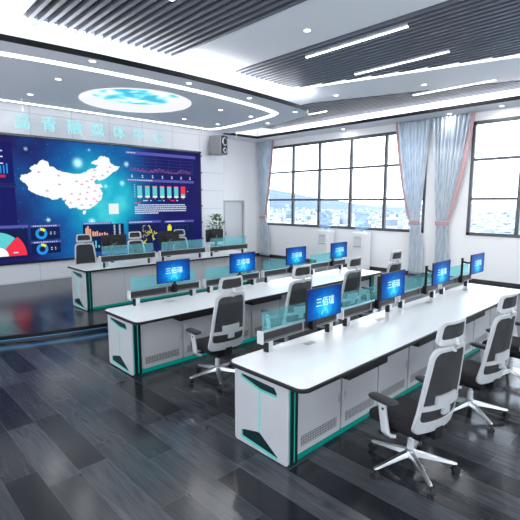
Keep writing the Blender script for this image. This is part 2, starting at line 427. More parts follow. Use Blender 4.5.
struct('wall_window', boxes(((XW, YF, 0), (XW+.25, YB, WZ0)), ((XW, YF, WZ1), (XW+.25, YB, 5.4)), ((XW, W1[1], WZ0), (XW+.25, YB, WZ1)),
                           ((XW, W2[1], WZ0), (XW+.25, W1[0], WZ1)), ((XW, YF, WZ0), (XW+.25, W2[0], WZ1))), M['white_paint'])
struct('baseboard_window', boxes(((XW-.02, YF, 0), (XW, YB, .075))), M['baseboard'])
struct('baseboard_back', boxes(((9.98, YB-.02, 0), (10.84, YB, .075)), ((11.97, YB-.02, 0), (XW-.02, YB, .075))), M['baseboard'])
def window(name, y0, y1, mulls):
    fx0, fx1 = XW-.02, XW+.08
    L_ = [((fx0, y0, WZ0), (fx1, y1, WZ0+.09)), ((fx0, y0, WZ1-.09), (fx1, y1, WZ1)), ((fx0, y0, WZ0), (fx1, y0+.08, WZ1)), ((fx0, y1-.08, WZ0), (fx1, y1, WZ1))]
    for y in mulls: L_.append(((fx0+.005, y-.045, WZ0), (fx1, y+.045, WZ1)))
    for z in (2.29, 3.35): L_.append(((fx0+.01, y0, z-.035), (fx1, y1, z+.035)))
    w = struct(name, boxes(*L_), M['frame'])
    struct('window_pane', boxes(((XW+.03, y0+.05, WZ0+.05), (XW+.036, y1-.05, WZ1-.05))), M['pane'], w)
window('window_1', *W1, (7.47, 8.78, 10.13, 11.40))
window('window_2', *W2, (.98, 2.30, 3.60, -.35))
# door in the back wall
d = struct('door_1', boxes(((10.94, YB+.03, 0.01), (11.87, YB+.07, 2.19))), M['door'])
struct('door_frame', boxes(((10.86, YB-.03, 0), (10.94, YB+.14, 2.27)), ((11.87, YB-.03, 0), (11.95, YB+.14, 2.27)), ((10.94, YB-.03, 2.19), (11.87, YB+.14, 2.27))), M['door_frame'], d)
struct('door_handle', boxes(((11.0, YB-.01, .98), (11.14, YB+.005, 1.01)), ((11.0, YB-.01, .9), (11.03, YB+.03, 1.1))), M['alu'], d)

# ceiling: upper level
bm = bmesh.new()
ZU2 = ZU+.1
EL = lambda y: 8.72 - .26*(y-7.92)          # slanted edge of the middle slat field
ER = lambda y: 10.27 - .34*(y-8.5)          # slanted edge of the window-side slat field
yc = 8.5 - (XW-10.27)/.34
for pts in ([(XL, YF), (2.36, YF), (2.36, 7.74), (XL, 7.74)], [(XL, 7.74), (8.765, 7.74), (10.27, 8.5), (10.3, YB), (XL, YB)]):
    prism(bm, pts, ZU, ZU2)
struct('ceiling_upper_margin', bm, M['ceil_white'])
bm = bmesh.new()
prism(bm, [(5.12, YF), (6.60, YF), (6.60, 7.74), (5.12, 7.74)], ZU, ZU2)
prism(bm, [(EL(YF), YF), (XW, YF), (XW, yc), (10.27, 8.5), (8.765, 7.74)], ZU, ZU2)
struct('ceiling_band', bm, M['ceil_grey'])
struct('ceiling', boxes(((XL-.2, YF-.2, 5.4), (XW+.25, YB+.2, 5.5))), M['recess'])
# slats
def slats(x0, x1, yend, ystart=lambda x: YF):
    bm = bmesh.new(); x = x0
    while x < x1:
        a, e = ystart(x), yend(x)
        if e - a > .05: box(bm, (x, a, ZU-.02), (x+.062, e, ZU+.16))
        x += .1535
    return bm
ends = lambda x: 7.72 if x < 8.0 else 7.72 + .1*(x-8)
struct('ceiling_slats', slats(2.44, 5.12, lambda x: 7.74 + .045*(5.06-x)**2), M['slat'])
def mid_end(x):
    y = 7.92 + (8.72-x-.16)/.26
    return min(7.66 + .03*(x-6.6), y)
struct('ceiling_slats', slats(6.66, 12.7, mid_end), M['slat'])
def right_start(x): return 8.5 - (x+.05-10.27)/.34 + .02
struct('ceiling_slats', slats(10.34, 12.76, lambda x: 12.45, right_start), M['slat'])
# glowing gap along the slanted edge
bm = bmesh.new()
prism(bm, [(EL(7.74)-.14, 7.74), (EL(YF)-.14, YF), (EL(YF)-.005, YF), (EL(7.74)-.005, 7.74)], ZU-.024, ZU-.018)
tag(link('cove_light', bm, emis('slanted cove led', (1, 1, 1), 2.2)), 'long white cove light along the slanted edge of the middle slatted ceiling field', 'cove light')

# lowered perimeter ceiling with its black lip
bm = bmesh.new()
prism(bm, [(11.85, YF), (XW, YF), (XW, YB), (9.98, YB), (9.98, 12.42), (11.85, 12.42)], ZL, ZL+.05)
struct('ceiling_perimeter', bm, M['ceil_white2'])
bm = bmesh.new(); prism(bm, [(11.82, YF), (11.85, YF), (11.85, 12.42), (10.2, 12.42), (10.2, 12.39), (11.82, 12.39)], ZL-.015, ZL+.075)
struct('trim_3', bm, M['black'])
bm = bmesh.new()
box(bm, (12.35, YF+.1, ZL+.051), (12.40, 12.5, ZL+.06)); box(bm, (10.2, 12.9, ZL+.051), (12.40, 12.95, ZL+.06))
tag(link('cove_light', bm, M['cove']), 'hidden white LED strip lying on the lowered ceiling shelf above the windows', 'cove light')

# leaf-shaped lowered ceiling over the platform
arc = [(.45, 7.86), (1.2, 7.78), (2.02, 7.68), (2.71, 7.61), (3.5, 7.54), (4.3, 7.50), (5.07, 7.48), (5.9, 7.49), (6.68, 7.53), (7.6, 7.61), (8.62, 7.73), (9.3, 7.84)]
side = [(9.62, 8.05), (9.86, 8.5), (10.06, 9.24), (10.22, 10.1), (10.34, 10.9), (10.36, 11.6), (10.3, 12.19), (9.99, 12.3), (9.97, YS)]
left = [(.0, YS), (.02, 10.7), (.15, 9.3), (.28, 8.3)]
outline = arc + side + left
DC, DR = (5.50, 9.96), 1.25
bm = bmesh.new()
vo = [bm.verts.new((x, y, ZL)) for x, y in outline]
vi = [bm.verts.new((DC[0]+DR*math.cos(2*PI*k/64), DC[1]+DR*math.sin(2*PI*k/64), ZL)) for k in range(64)]
ed = [bm.edges.new((vo[i], vo[(i+1) % len(vo)])) for i in range(len(vo))] + [bm.edges.new((vi[i], vi[(i+1) % 64])) for i in range(64)]
bmesh.ops.triangle_fill(bm, use_beauty=True, use_dissolve=False, edges=ed)
g = bmesh.ops.extrude_face_region(bm, geom=bm.faces[:])
for v in [v for v in g['geom'] if isinstance(v, bmesh.types.BMVert)]: v.co.z = ZL+.08
struct('ceiling_lowered', bm, M['ceil_grey'])
bm = bmesh.new(); fa = [(.28, 8.3)] + arc
prism(bm, [(x, y-.03) for x, y in fa] + [(x, y) for x, y in fa[::-1]], ZL-.004, ZL+.085)
struct('trim_4', bm, M['black'])
bm = bmesh.new(); prism(bm, [(x, y+.14) for x, y in arc] + [(x, y+.26) for x, y in arc[::-1]], ZL+.081, ZL+.09)
tag(link('cove_light', bm, M['cove']), 'hidden white LED strip behind the curved black fascia lighting the ceiling above', 'cove light')
# ring of light
ring = [(1.4, 8.36), (2.16, 8.24), (2.89, 8.14), (3.73, 8.07), (4.6, 8.03), (5.4, 8.02), (6.3, 8.06), (7.25, 8.16), (8.0, 8.27), (8.6, 8.40), (8.96, 8.55), (9.15, 8.9), (9.32, 9.7), (9.44, 10.6), (9.46, 11.4), (9.38, 11.95)]
def offset_poly(pts, d):
    out = []
    for i, p in enumerate(pts):
        a = Vector(pts[max(i-1, 0)]); b = Vector(pts[min(i+1, len(pts)-1)]); t = (b-a).normalized()
        out.append((p[0]-t.y*d, p[1]+t.x*d))
    return out
bm = bmesh.new(); prism(bm, ring + offset_poly(ring, .17)[::-1], ZL-.012, ZL-.001)
box(bm, (-.2, 11.93, ZL-.012), (9.3, 12.03, ZL-.001))
tag(link('ring_light', bm, M['ring']), 'curved leaf-shaped line of white light set in the lowered grey ceiling', 'ceiling light')
# round sky light
sk = empty('sky_ceiling_light', (DC[0], DC[1], ZL)); tag(sk, 'round ceiling light with a cyan sky picture and a glowing white rim', 'ceiling light')
bm = bmesh.new()
prof = [(DR+.05, -.012), (DR-.01, -.012), (DR-.05, .01), (DR-.13, .09), (DR-.20, .165), (DR-.16, .18), (DR+.02, .14), (DR+.05, .0)]
rg = [[bm.verts.new((r*math.cos(2*PI*k/64), r*math.sin(2*PI*k/64), z)) for k in range(64)] for r, z in prof]
for i in range(len(rg)):
    a, b = rg[i], rg[(i+1) % len(rg)]
    for k in range(64): bm.faces.new((a[k], a[(k+1) % 64], b[(k+1) % 64], b[k]))
link('rim', bm, M['cone'], sk, smooth=True)
bm = bmesh.new(); prism(bm, [((DR-.19)*math.cos(2*PI*k/64), (DR-.19)*math.sin(2*PI*k/64)) for k in range(64)], .155, .175)
link('sky_panel', bm, M['sky_disc'], sk)

# ------------------------------------------------------------------ lights
def area(name, loc, sx, sy, power, rot=(0, 0, 0), col=(1, 1, 1), shape='RECTANGLE', spread=PI):
    l = bpy.data.lights.new(name, 'AREA'); l.shape = shape; l.size = sx
    if shape in ('RECTANGLE', 'ELLIPSE'): l.size_y = sy
    l.energy = power; l.color = col; l.spread = spread
    o = bpy.data.objects.new(name, l); COL.objects.link(o); o.location = loc; o.rotation_euler = rot
    return o
dl0 = None
DL = [(3.44, 7.70, ZL, 'downlight in the lowered grey ceiling nearest the fascia, left of two'), (3.42, 9.25, ZL, 'downlight left of the round sky light'),
      (3.42, 10.97, ZL, 'downlight over the left sign letters near the display wall'), (5.45, 7.72, ZL, 'downlight just behind the fascia beneath the slat-free band'),
      (7.21, 7.82, ZL, 'downlight between fascia and light ring, front right part'), (9.18, 8.14, ZL, 'downlight by the pointed tip of the lowered ceiling'),
      (7.57, 9.32, ZL, 'downlight right of the round sky light'), (8.75, 9.42, ZL, 'downlight inside the light ring near its right end'),
      (7.6, 11.04, ZL, 'downlight above the last sign character'), (8.85, 11.05, ZL, 'downlight inside the ring above the wall loudspeaker'),
      (9.85, 9.85, ZL, 'downlight outside the ring at the right rim of the lowered ceiling'),
      (6.0, 5.07, ZU, 'large downlight in the plain ceiling band, nearer of two'), (6.0, 7.28, ZU, 'downlight in the plain band close to the glowing margin'),
      (10.05, 7.45, ZU, 'downlight in the slanted grey band, far end'), (10.71, 5.3, ZU, 'downlight in the slanted grey band, middle'),
      (11.38, 3.3, ZU, 'oval-looking downlight in the slanted band at the right edge of view'),
      (12.39, 4.05, ZL, 'downlight in the perimeter strip above the right window'), (12.41, 8.88, ZL, 'downlight in the perimeter strip above the left window'),
      (12.43, 5.38, ZL, 'downlight in the perimeter strip above the middle curtains')]
for x, y, z, lab in DL:
    if dl0 is None:
        r = empty('downlight', (x, y, z))
        bm = bmesh.new(); R = .055
        rr = [[bm.verts.new((q*math.cos(2*PI*k/20), q*math.sin(2*PI*k/20), h)) for k in range(20)] for q, h in ((R, -.004), (R+.018, -.006), (R+.02, 0), (R, 0))]
        for i in range(4):
            for k in range(20): bm.faces.new((rr[i][k], rr[i][(k+1) % 20], rr[(i+1) % 4][(k+1) % 20], rr[(i+1) % 4][k]))
        link('trim_ring', bm, M['disp_white'], r)
        bm = bmesh.new(); prism(bm, [(R*math.cos(2*PI*k/20), R*math.sin(2*PI*k/20)) for k in range(20)], -.003, -.001)
        link('lens', bm, M['lamp'], r); dl0 = r
    else:
        r = copy_tree(dl0); r.location = (x, y, z)
    tag(r, 'small round white ' + lab, 'downlight', 'downlights')
    area('downlight_beam', (x, y, z-.012), .13, .13, 4 if z < 5 else 6, shape='DISK')
# linear lights in the slats
LN = [(6.99, 3.78, 5.93, 'upper white linear light in the middle slats'), (8.67, 3.82, 5.93, 'white linear light in the middle slats beside the slanted glowing edge'),
      (11.42, 8.80, 9.55, 'short-looking linear light in the window-side slats by the tip of the lowered ceiling'), (11.42, 3.9, 5.95, 'linear light in the window-side slats at the right')]
ln0 = None
for x, y0, y1, lab in LN:
    r = empty('linear_light', (x, y0, ZU-.03))
    ln = y1-y0
    link('housing', boxes(((-.027, 0, .002), (.027, ln, .05))), M['disp_white'], r)
    link('diffuser', boxes(((-.023, .01, -.006), (.023, ln-.01, .002))), M['lamp'], r)
    link('hanger', boxes(((-.01, .1, .05), (.01, .12, .38))), M['alu'], r); link('hanger', boxes(((-.01, ln-.12, .05), (.01, ln-.1, .38))), M['alu'], r)
    tag(r, lab, 'linear light', 'linear ceiling lights')
    area('linear_beam', (x, (y0+y1)/2, ZU-.045), .06, ln, 22)
# added lamps, unseen over the camera end, raising the overall light
for x, y in ((3.7, 4.6), (3.7, .6), (8.67, 0.3), (6.99, 0.3), (11.3, 0.5), (0, 4), (0, -1)):
    r = empty('linear_light', (x, y-1.05, ZU-.03))
    link('housing', boxes(((-.035, 0, .002), (.035, 2.1, .05))), M['disp_white'], r)
    link('diffuser', boxes(((-.03, .01, -.006), (.03, 2.09, .002))), M['lamp'], r)
    link('hanger', boxes(((-.01, .1, .05), (.01, .12, .38))), M['alu'], r); link('hanger', boxes(((-.01, 1.98, .05), (.01, 2.0, .38))), M['alu'], r)
    tag(r, 'added unseen linear light over the camera end, brightening the room', 'linear light', 'unseen ceiling lights')
    area('linear_beam', (x, y, ZU-.045), .06, 2.1, 30)
# rim and ring light output
area('sky_light_beam', (DC[0], DC[1], ZL+.22), 1.9, 1.9, 90, shape='DISK', col=(.9, .97, 1))
# LED strips in the coves: light thrown up and toward the walls
area('cove_glow_window', (12.0, 3.6, ZL+.16), .10, 17, 70, rot=(0, math.radians(-98), 0), spread=1.5)
area('cove_glow_back', (11.1, 12.55, ZL+.10), 2.0, .10, 14, rot=(math.radians(125), 0, 0))
for (xa, ya), (xb, yb) in zip(arc, arc[1:]):
    area('cove_glow_arc', ((xa+xb)/2, (ya+yb)/2+.22, ZL+.11), math.hypot(xb-xa, yb-ya), .08, 5*math.hypot(xb-xa, yb-ya), rot=(math.radians(165), 0, math.atan2(yb-ya, xb-xa)))
# pendant wall washers
for x, lab in ((3.39, 'leftmost, over the first sign characters'), (5.29, 'over the middle sign characters'), (7.0, 'near the last sign characters'), (8.58, 'above the right edge of the display'), (10.02, 'beside the wall loudspeaker near the door')):
    r = empty('pendant_spotlight', (x, 11.5, ZL))
    bm = bmesh.new(); tube(bm, [(0, 0, 0), (0, 0, -.2)], .009, 8); link('rod', bm, M['disp_white'], r)
    bm = bmesh.new(); tube(bm, [(0, 0, -.19), (0, .02, -.27)], [.022, .026], 12); link('lamp_head', bm, M['disp_white'], r)
    tag(r, 'thin white pendant spotlight on a rod, ' + lab, 'spotlight', 'wall washer spotlights')
    l = bpy.data.lights.new('wall_wash', 'SPOT'); l.energy = 2.5; l.spot_size = 1.5; l.spot_blend = .9; l.shadow_soft_size = .03
    lo = bpy.data.objects.new('wall_wash', l); COL.objects.link(lo); lo.location = (x, 11.58, ZL-.29); lo.rotation_euler = (math.radians(62), 0, 0)

# ------------------------------------------------------------------ LED display
led = empty('led_display', (5.45, YS, .67)); tag(led, 'huge LED video wall showing a map, bar charts and a starry blue background', 'video wall')
def wlink(name, bm, m, parent=led, **k):       # geometry given in world coordinates
    o = link(name, bm, m, None, **k); o.parent = parent
    w = Matrix.Translation(parent.location)
    o.data.transform(w.inverted()); return o
YD = YS-.07
SX0, SX1, SZ0, SZ1 = 1.95, 8.93, .69, 3.80
wlink('casing', boxes(((SX0-.05, YS-.06, SZ0-.05), (SX1+.03, YS-.002, SZ1+.05))), M['black_soft'])
wlink('top_cover', boxes(((SX0-.05, YS-.10, SZ1+.012), (SX1+.05, YS-.002, SZ1+.065))), mat('dark grey metal cover', (.09, .10, .11), .25, .6))
o = link('screen_panel', boxes(((SX0, YD, SZ0), (SX1, YS-.061, SZ1))), M['nebula']); o.parent = led; o.matrix_parent_inverse = Matrix.Translation(led.location).inverted()
bm = bmesh.new()
for z in (.95, 1.5, 2.05, 2.6, 3.15, 3.7): box(bm, (SX1+.03, YS-.06, z), (SX1+.10, YS-.002, z+.05))
box(bm, (SX1+.05, YS-.03, SZ0), (SX1+.075, YS-.002, SZ1))
wlink('side_bracket', bm, M['frame'])

# graphics on the display: thin coloured cells, one mesh
GC = {'white': (.95, .97, 1), 'pink': (.72, .16, .42), 'panel': (.004, .012, .075), 'panel_purple': (.02, .012, .10), 'head': (.10, .10, .42),
      'text': (.62, .72, .92), 'cyan': (.12, .62, .66), 'red': (.90, .035, .075), 'blue': (.02, .30, .80), 'yellow': (.85, .78, .05), 'orange': (.80, .40, .24),
      'grid': (.06, .09, .30), 'purple': (.30, .10, .28), 'navy': (.006, .008, .12), 'gold': (.42, .38, .05), 'light': (.78, .88, .90)}
GK = list(GC)
GM = [emis('display ' + k, GC[k], .72) for k in GK]
bm = bmesh.new()
def G(pts, col, lay=1): prism(bm, pts, YD-.0012*lay, YD-.0012*lay+.0010, GK.index(col), 'y')
def R_(x0, z0, x1, z1, col, lay=1): G([(x0, z0), (x1, z0), (x1, z1), (x0, z1)], col, lay)
china = [(3.4,2.78),(3.43,2.88),(3.58,2.9),(3.69,2.98),(3.64,3.05),(3.76,3.15),(3.84,3.17),(3.9,3.24),(3.97,3.29),(4.02,3.26),(4.1,3.23),(4.11,3.12),(4.24,3.1),(4.32,3.03),(4.49,2.99),(4.69,2.96),(4.89,2.96),(5.08,3.02),(5.16,3.09),(5.36,3.15),(5.44,3.23),(5.24,3.25),(5.26,3.31),(5.4,3.36),(5.48,3.46),(5.62,3.49),(5.75,3.44),(5.8,3.3),(5.9,3.23),(6.07,3.23),(5.98,3.11),(5.83,3.03),(5.72,2.94),(5.59,2.85),(5.45,2.79),(5.37,2.85),(5.28,2.76),(5.36,2.7),(5.47,2.72),(5.54,2.64),(5.44,2.58),(5.53,2.45),(5.48,2.29),(5.36,2.18),(5.25,2.09),(5.11,2.02),(5.02,2.0),(4.94,2.01),(4.84,2.01),(4.74,2.06),(4.59,2.03),(4.51,2.11),(4.46,2.18),(4.49,2.27),(4.43,2.25),(4.37,2.32),(4.24,2.27),(4.12,2.28),(3.96,2.33),(3.8,2.39),(3.69,2.44),(3.58,2.5),(3.57,2.59),(3.5,2.69),(3.44,2.73)]
rough = []
for i, p in enumerate(china):
    q = china[(i+1) % len(china)]; rough.append(p)
    for f in (.33, .67): rough.append((p[0]+(q[0]-p[0])*f+random.uniform(-.018, .018), p[1]+(q[1]-p[1])*f+random.uniform(-.018, .018)))
G(rough, 'white', 2)
G([(4.93, 1.96), (5.0, 1.98), (5.02, 1.92), (4.96, 1.86), (4.92, 1.89)], 'white', 2)
for x, z in [(3.85,2.96),(4.34,2.89),(4.35,2.66),(4.03,2.49),(4.8,2.76),(4.94,2.68),(5.09,2.77),(5.23,2.82),(5.32,3.08),(5.77,3.19),(5.7,3.05),(5.54,2.94),(5.29,2.9),(5.36,2.71),(5.13,2.6),(5.3,2.51),(5.43,2.37),(5.08,2.46),(4.88,2.42),(4.65,2.42),(4.83,2.27),(5.04,2.29),(5.26,2.29),(5.34,2.22),(4.61,2.18),(4.91,2.12),(5.15,2.12)]:
    R_(x-.045, z-.012, x+.045, z+.004, 'pink', 4); R_(x-.015, z+.006, x+.01, z+.03, 'pink', 4)
R_(5.68, 1.86, 5.98, 2.16, 'light', 2)
# left panels
for z0, z1 in ((2.66, 3.66), (1.62, 2.57)): R_(SX0+.1, z0, 3.27, z1, 'navy', 1)
for z0 in (3.67, 2.585): R_(SX0+.1, z0, 3.30, z0+.07, 'panel_purple', 1)
for z in (3.42, 3.28, 3.12): R_(2.75, z, 3.05, z+.03, 'text', 3)
for z in (2.84, 2.80): R_(2.8, z, 3.08, z+.02, 'red', 3)
for k in range(14): R_(2.2+.07*k, 2.9, 2.23+.07*k, 2.9+random.uniform(.05, .3), 'blue', 3)
R_(SX0+.1, 1.56, 3.51, 1.63, 'head', 1); R_(SX0+.1, .80, 3.49, 1.54, 'panel', 1)
# half gauge
def sector(cx, cz, r0, r1, a0, a1, col, lay=3, n=16):
    p = [(cx+r1*math.cos(math.radians(a0+(a1-a0)*k/n)), cz+r1*math.sin(math.radians(a0+(a1-a0)*k/n))) for k in range(n+1)]
    if r0 > 0: p += [(cx+r0*math.cos(math.radians(a1-(a1-a0)*k/n)), cz+r0*math.sin(math.radians(a1-(a1-a0)*k/n))) for k in range(n+1)]
    else: p.append((cx, cz))
    G(p, col, lay)
gx, gz = 2.78, .865
sector(gx, gz, 0, .24, 0, 180, 'white'); sector(gx, gz, .245, .60, 47, 133, 'cyan'); sector(gx, gz, .245, .66, 0, 46, 'red'); sector(gx, gz, .245, .66, 134, 180, 'orange')
R_(3.13, .93, 3.24, .96, 'text', 5)
# donuts
for cz, z0, z1 in ((1.39, 1.24, 1.56), (.985, .87, 1.14)):
    R_(3.56, z0, 4.28, z1, 'panel', 1); R_(3.56, z1, 4.30, z1+.055, 'head', 1)
    for k in range(11):
        w = random.uniform(.02, .035); R_(3.62+.055*k, z1+.015, 3.62+.055*k+w, z1+.042, 'text', 3)
    sector(3.815, cz, .075, .145, 90, 430, 'blue', 3, 40); sector(3.815, cz, .075, .148, 40, 100, 'yellow', 4)
    for i in (0, 1): R_(4.03, cz-.03+.05*i, 4.07, cz-.01+.05*i, 'text', 3); R_(4.13, cz-.03+.05*i, 4.16, cz-.01+.05*i, 'text', 3)
    R_(3.98, cz+.005, 4.25, cz+.009, 'grid', 2)
# orange bars panel
R_(4.90, 1.585, 5.75, 1.64, 'head', 1); R_(4.90, .80, 6.12, 1.58, 'panel', 1)
for k in range(16): R_(4.94+.048*k, 1.60, 4.965+.048*k, 1.625, 'text', 3)
for x, h in ((4.97, .22), (5.02, .27), (5.08, .19), (5.16, .12), (5.22, .10), (5.28, .12), (5.35, .07), (5.42, .06), (5.50, .08), (5.57, .05)): R_(x, 1.25, x+.045, 1.27+h, 'orange', 3)
for c in (0, 1):
    for r in range(7): R_(5.80+.16*c, 1.26+.045*r, 5.85+.16*c, 1.28+.045*r, 'light', 3)
for k in range(12): R_(4.96+.09*k, .92, 5.0+.09*k, .94+random.uniform(.02, .2), 'cyan', 3)
# right hand panels
R_(6.26, 3.60, 8.74, 3.69, 'head', 2); R_(6.26, 2.81, 8.66, 2.89, 'head', 2)
for k in range(6): R_(6.30+.05*k, 3.63, 6.33+.05*k, 3.66, 'text', 3)
for k in range(14): R_(6.30+.06*k, 2.84, 6.34+.06*k, 2.87, 'text', 3)
for k in range(6): R_(6.36+.45*k, 3.08, 6.365+.45*k, 3.52, 'grid', 3)
for k in range(5): R_(6.36, 3.10+.1*k, 8.62, 3.105+.1*k, 'grid', 3)
px = 6.40
while px < 8.55:
    h = random.uniform(.01, .10); z = 3.10+.02*math.sin(px*7)
    R_(px, z+h, px+.02, z+h+.018, 'pink' if random.random() < .3 else 'purple', 4); R_(px, z, px+.006, z+h, 'purple', 4); px += .026
for k in range(7):
    x = 6.42+.345*k; R_(x, 2.98, x+.04, 3.01, 'text', 4); R_(x, 2.93, x+.05, 2.96, 'text', 4)
for i in range(7):
    x = 6.60+.2585*i; top = 2.70
    R_(x, 2.39, x+.155, top-.02, 'cyan', 3); R_(x, 2.34, x+.155, 2.39, 'light', 3); R_(x, top-.025, x+.155, top, 'red', 4)
    R_(x+.055, 2.30, x+.10, 2.34, 'gold', 4)
    if i == 6: R_(x-.005, 2.45, x+.165, 2.70, 'red', 5)
for k in range(6): R_(6.50, 2.36+.07*k, 6.53, 2.385+.07*k, 'text', 3)
R_(8.40, 2.53, 8.43, 2.56, 'text', 3)
for x, w, c in ((6.78, .16, 'text'), (7.02, .05, 'text'), (7.28, .14, 'blue'), (7.48, .05, 'text'), (7.75, .15, 'red'), (7.97, .06, 'text')): R_(x, 2.235, x+w, 2.262, c, 3)
R_(6.50, 2.165, 6.68, 2.19, 'red', 3)
for r, (x0, x1) in enumerate(((6.60, 8.30), (6.50, 8.34), (6.50, 8.34), (6.50, 8.34), (6.50, 7.30))):
    x = x0; z = 2.10-.062*r
    while x < x1:
        w = random.uniform(.04, .09); R_(x, z, min(x+w, x1), z+.034, 'text', 3); x += w+.012
R_(6.24, 1.57, 7.37, 1.64, 'head', 2); R_(7.50, 1.55, 8.63, 1.62, 'head', 2)
for k in range(13): R_(6.30+.06*k, 1.59, 6.34+.06*k, 1.62, 'text', 3); R_(7.56+.055*k, 1.575, 7.6+.055*k, 1.60, 'text', 3)
R_(6.26, .78, 7.37, 1.55, 'panel', 2); R_(7.52, .78, 8.60, 1.53, 'panel', 2)
for k in range(22):
    a = random.uniform(0, 2*PI); rr = random.uniform(.0, .30); cx = 6.86+rr*1.5*math.cos(a); cz = 1.22+rr*math.sin(a)*.8
    a0 = random.uniform(0, 300); sector(cx, cz, .035, .058, a0, a0+random.uniform(120, 250), 'gold' if k % 3 else 'yellow', 4+k % 2, 8)
for k in range(4): sector(6.52, 1.2-.1*k, .05, .09, 60+20*k, 260+10*k, 'gold', 6, 8)
for k in range(6): R_(7.6+.155*k, 1.28, 7.605+.155*k, 1.48, 'grid', 3)
R_(7.6, 1.47, 8.4, 1.475, 'grid', 3)
R_(7.61, 1.30, 7.76, 1.45, 'yellow', 4); R_(7.65, 1.45, 7.72, 1.50, 'yellow', 4)
o = link('display_graphics', bm, GM); o.parent = led; o.matrix_parent_inverse = Matrix.Translation(led.location).inverted()

# sign above the display
sg = empty('wall_sign', (5.5, YS-.03, 4.16)); tag(sg, 'row of seven pale cyan Chinese characters above the video wall', 'sign')
for ch, x in zip('高青融媒体中心', (3.57, 4.20, 4.85, 5.49, 6.12, 6.75, 7.42)):
    text_obj('sign_character', ch, .40, .012, M['sign'], sg, (x-5.5, 0, 0))

# loudspeaker on the wall
sp = empty('loudspeaker', (9.50, YS-.38, 4.08), math.radians(-75)); tag(sp, 'grey box loudspeaker mounted high on the wall right of the display', 'loudspeaker')
link('cabinet', boxes(((-.24, -.22, -.31), (.24, .16, .31))), M['spk_grey'], sp, bevel=.02)
link('front_baffle', boxes(((.235, -.19, -.28), (.262, .13, .28))), M['black_soft'], sp, bevel=.006)
for nm, z, r in (('woofer', .11, .135), ('horn_driver', -.17, .085)):
    bm = bmesh.new(); tube(bm, [(.262, -.03, z), (.285, -.03, z)], [r, r*.93], 24); w = link(nm, bm, M['chrome'], sp)
    bm = bmesh.new(); tube(bm, [(.285, -.03, z), (.289, -.03, z)], [r*.78, r*.72], 24); link('cone', bm, M['black_soft'], w)
bm = bmesh.new(); tube(bm, [(-.2, .054, 0), (-.362, .097, 0)], .03, 8); link('wall_bracket', bm, M['black_soft'], sp)
# (bracket reaches the wall)

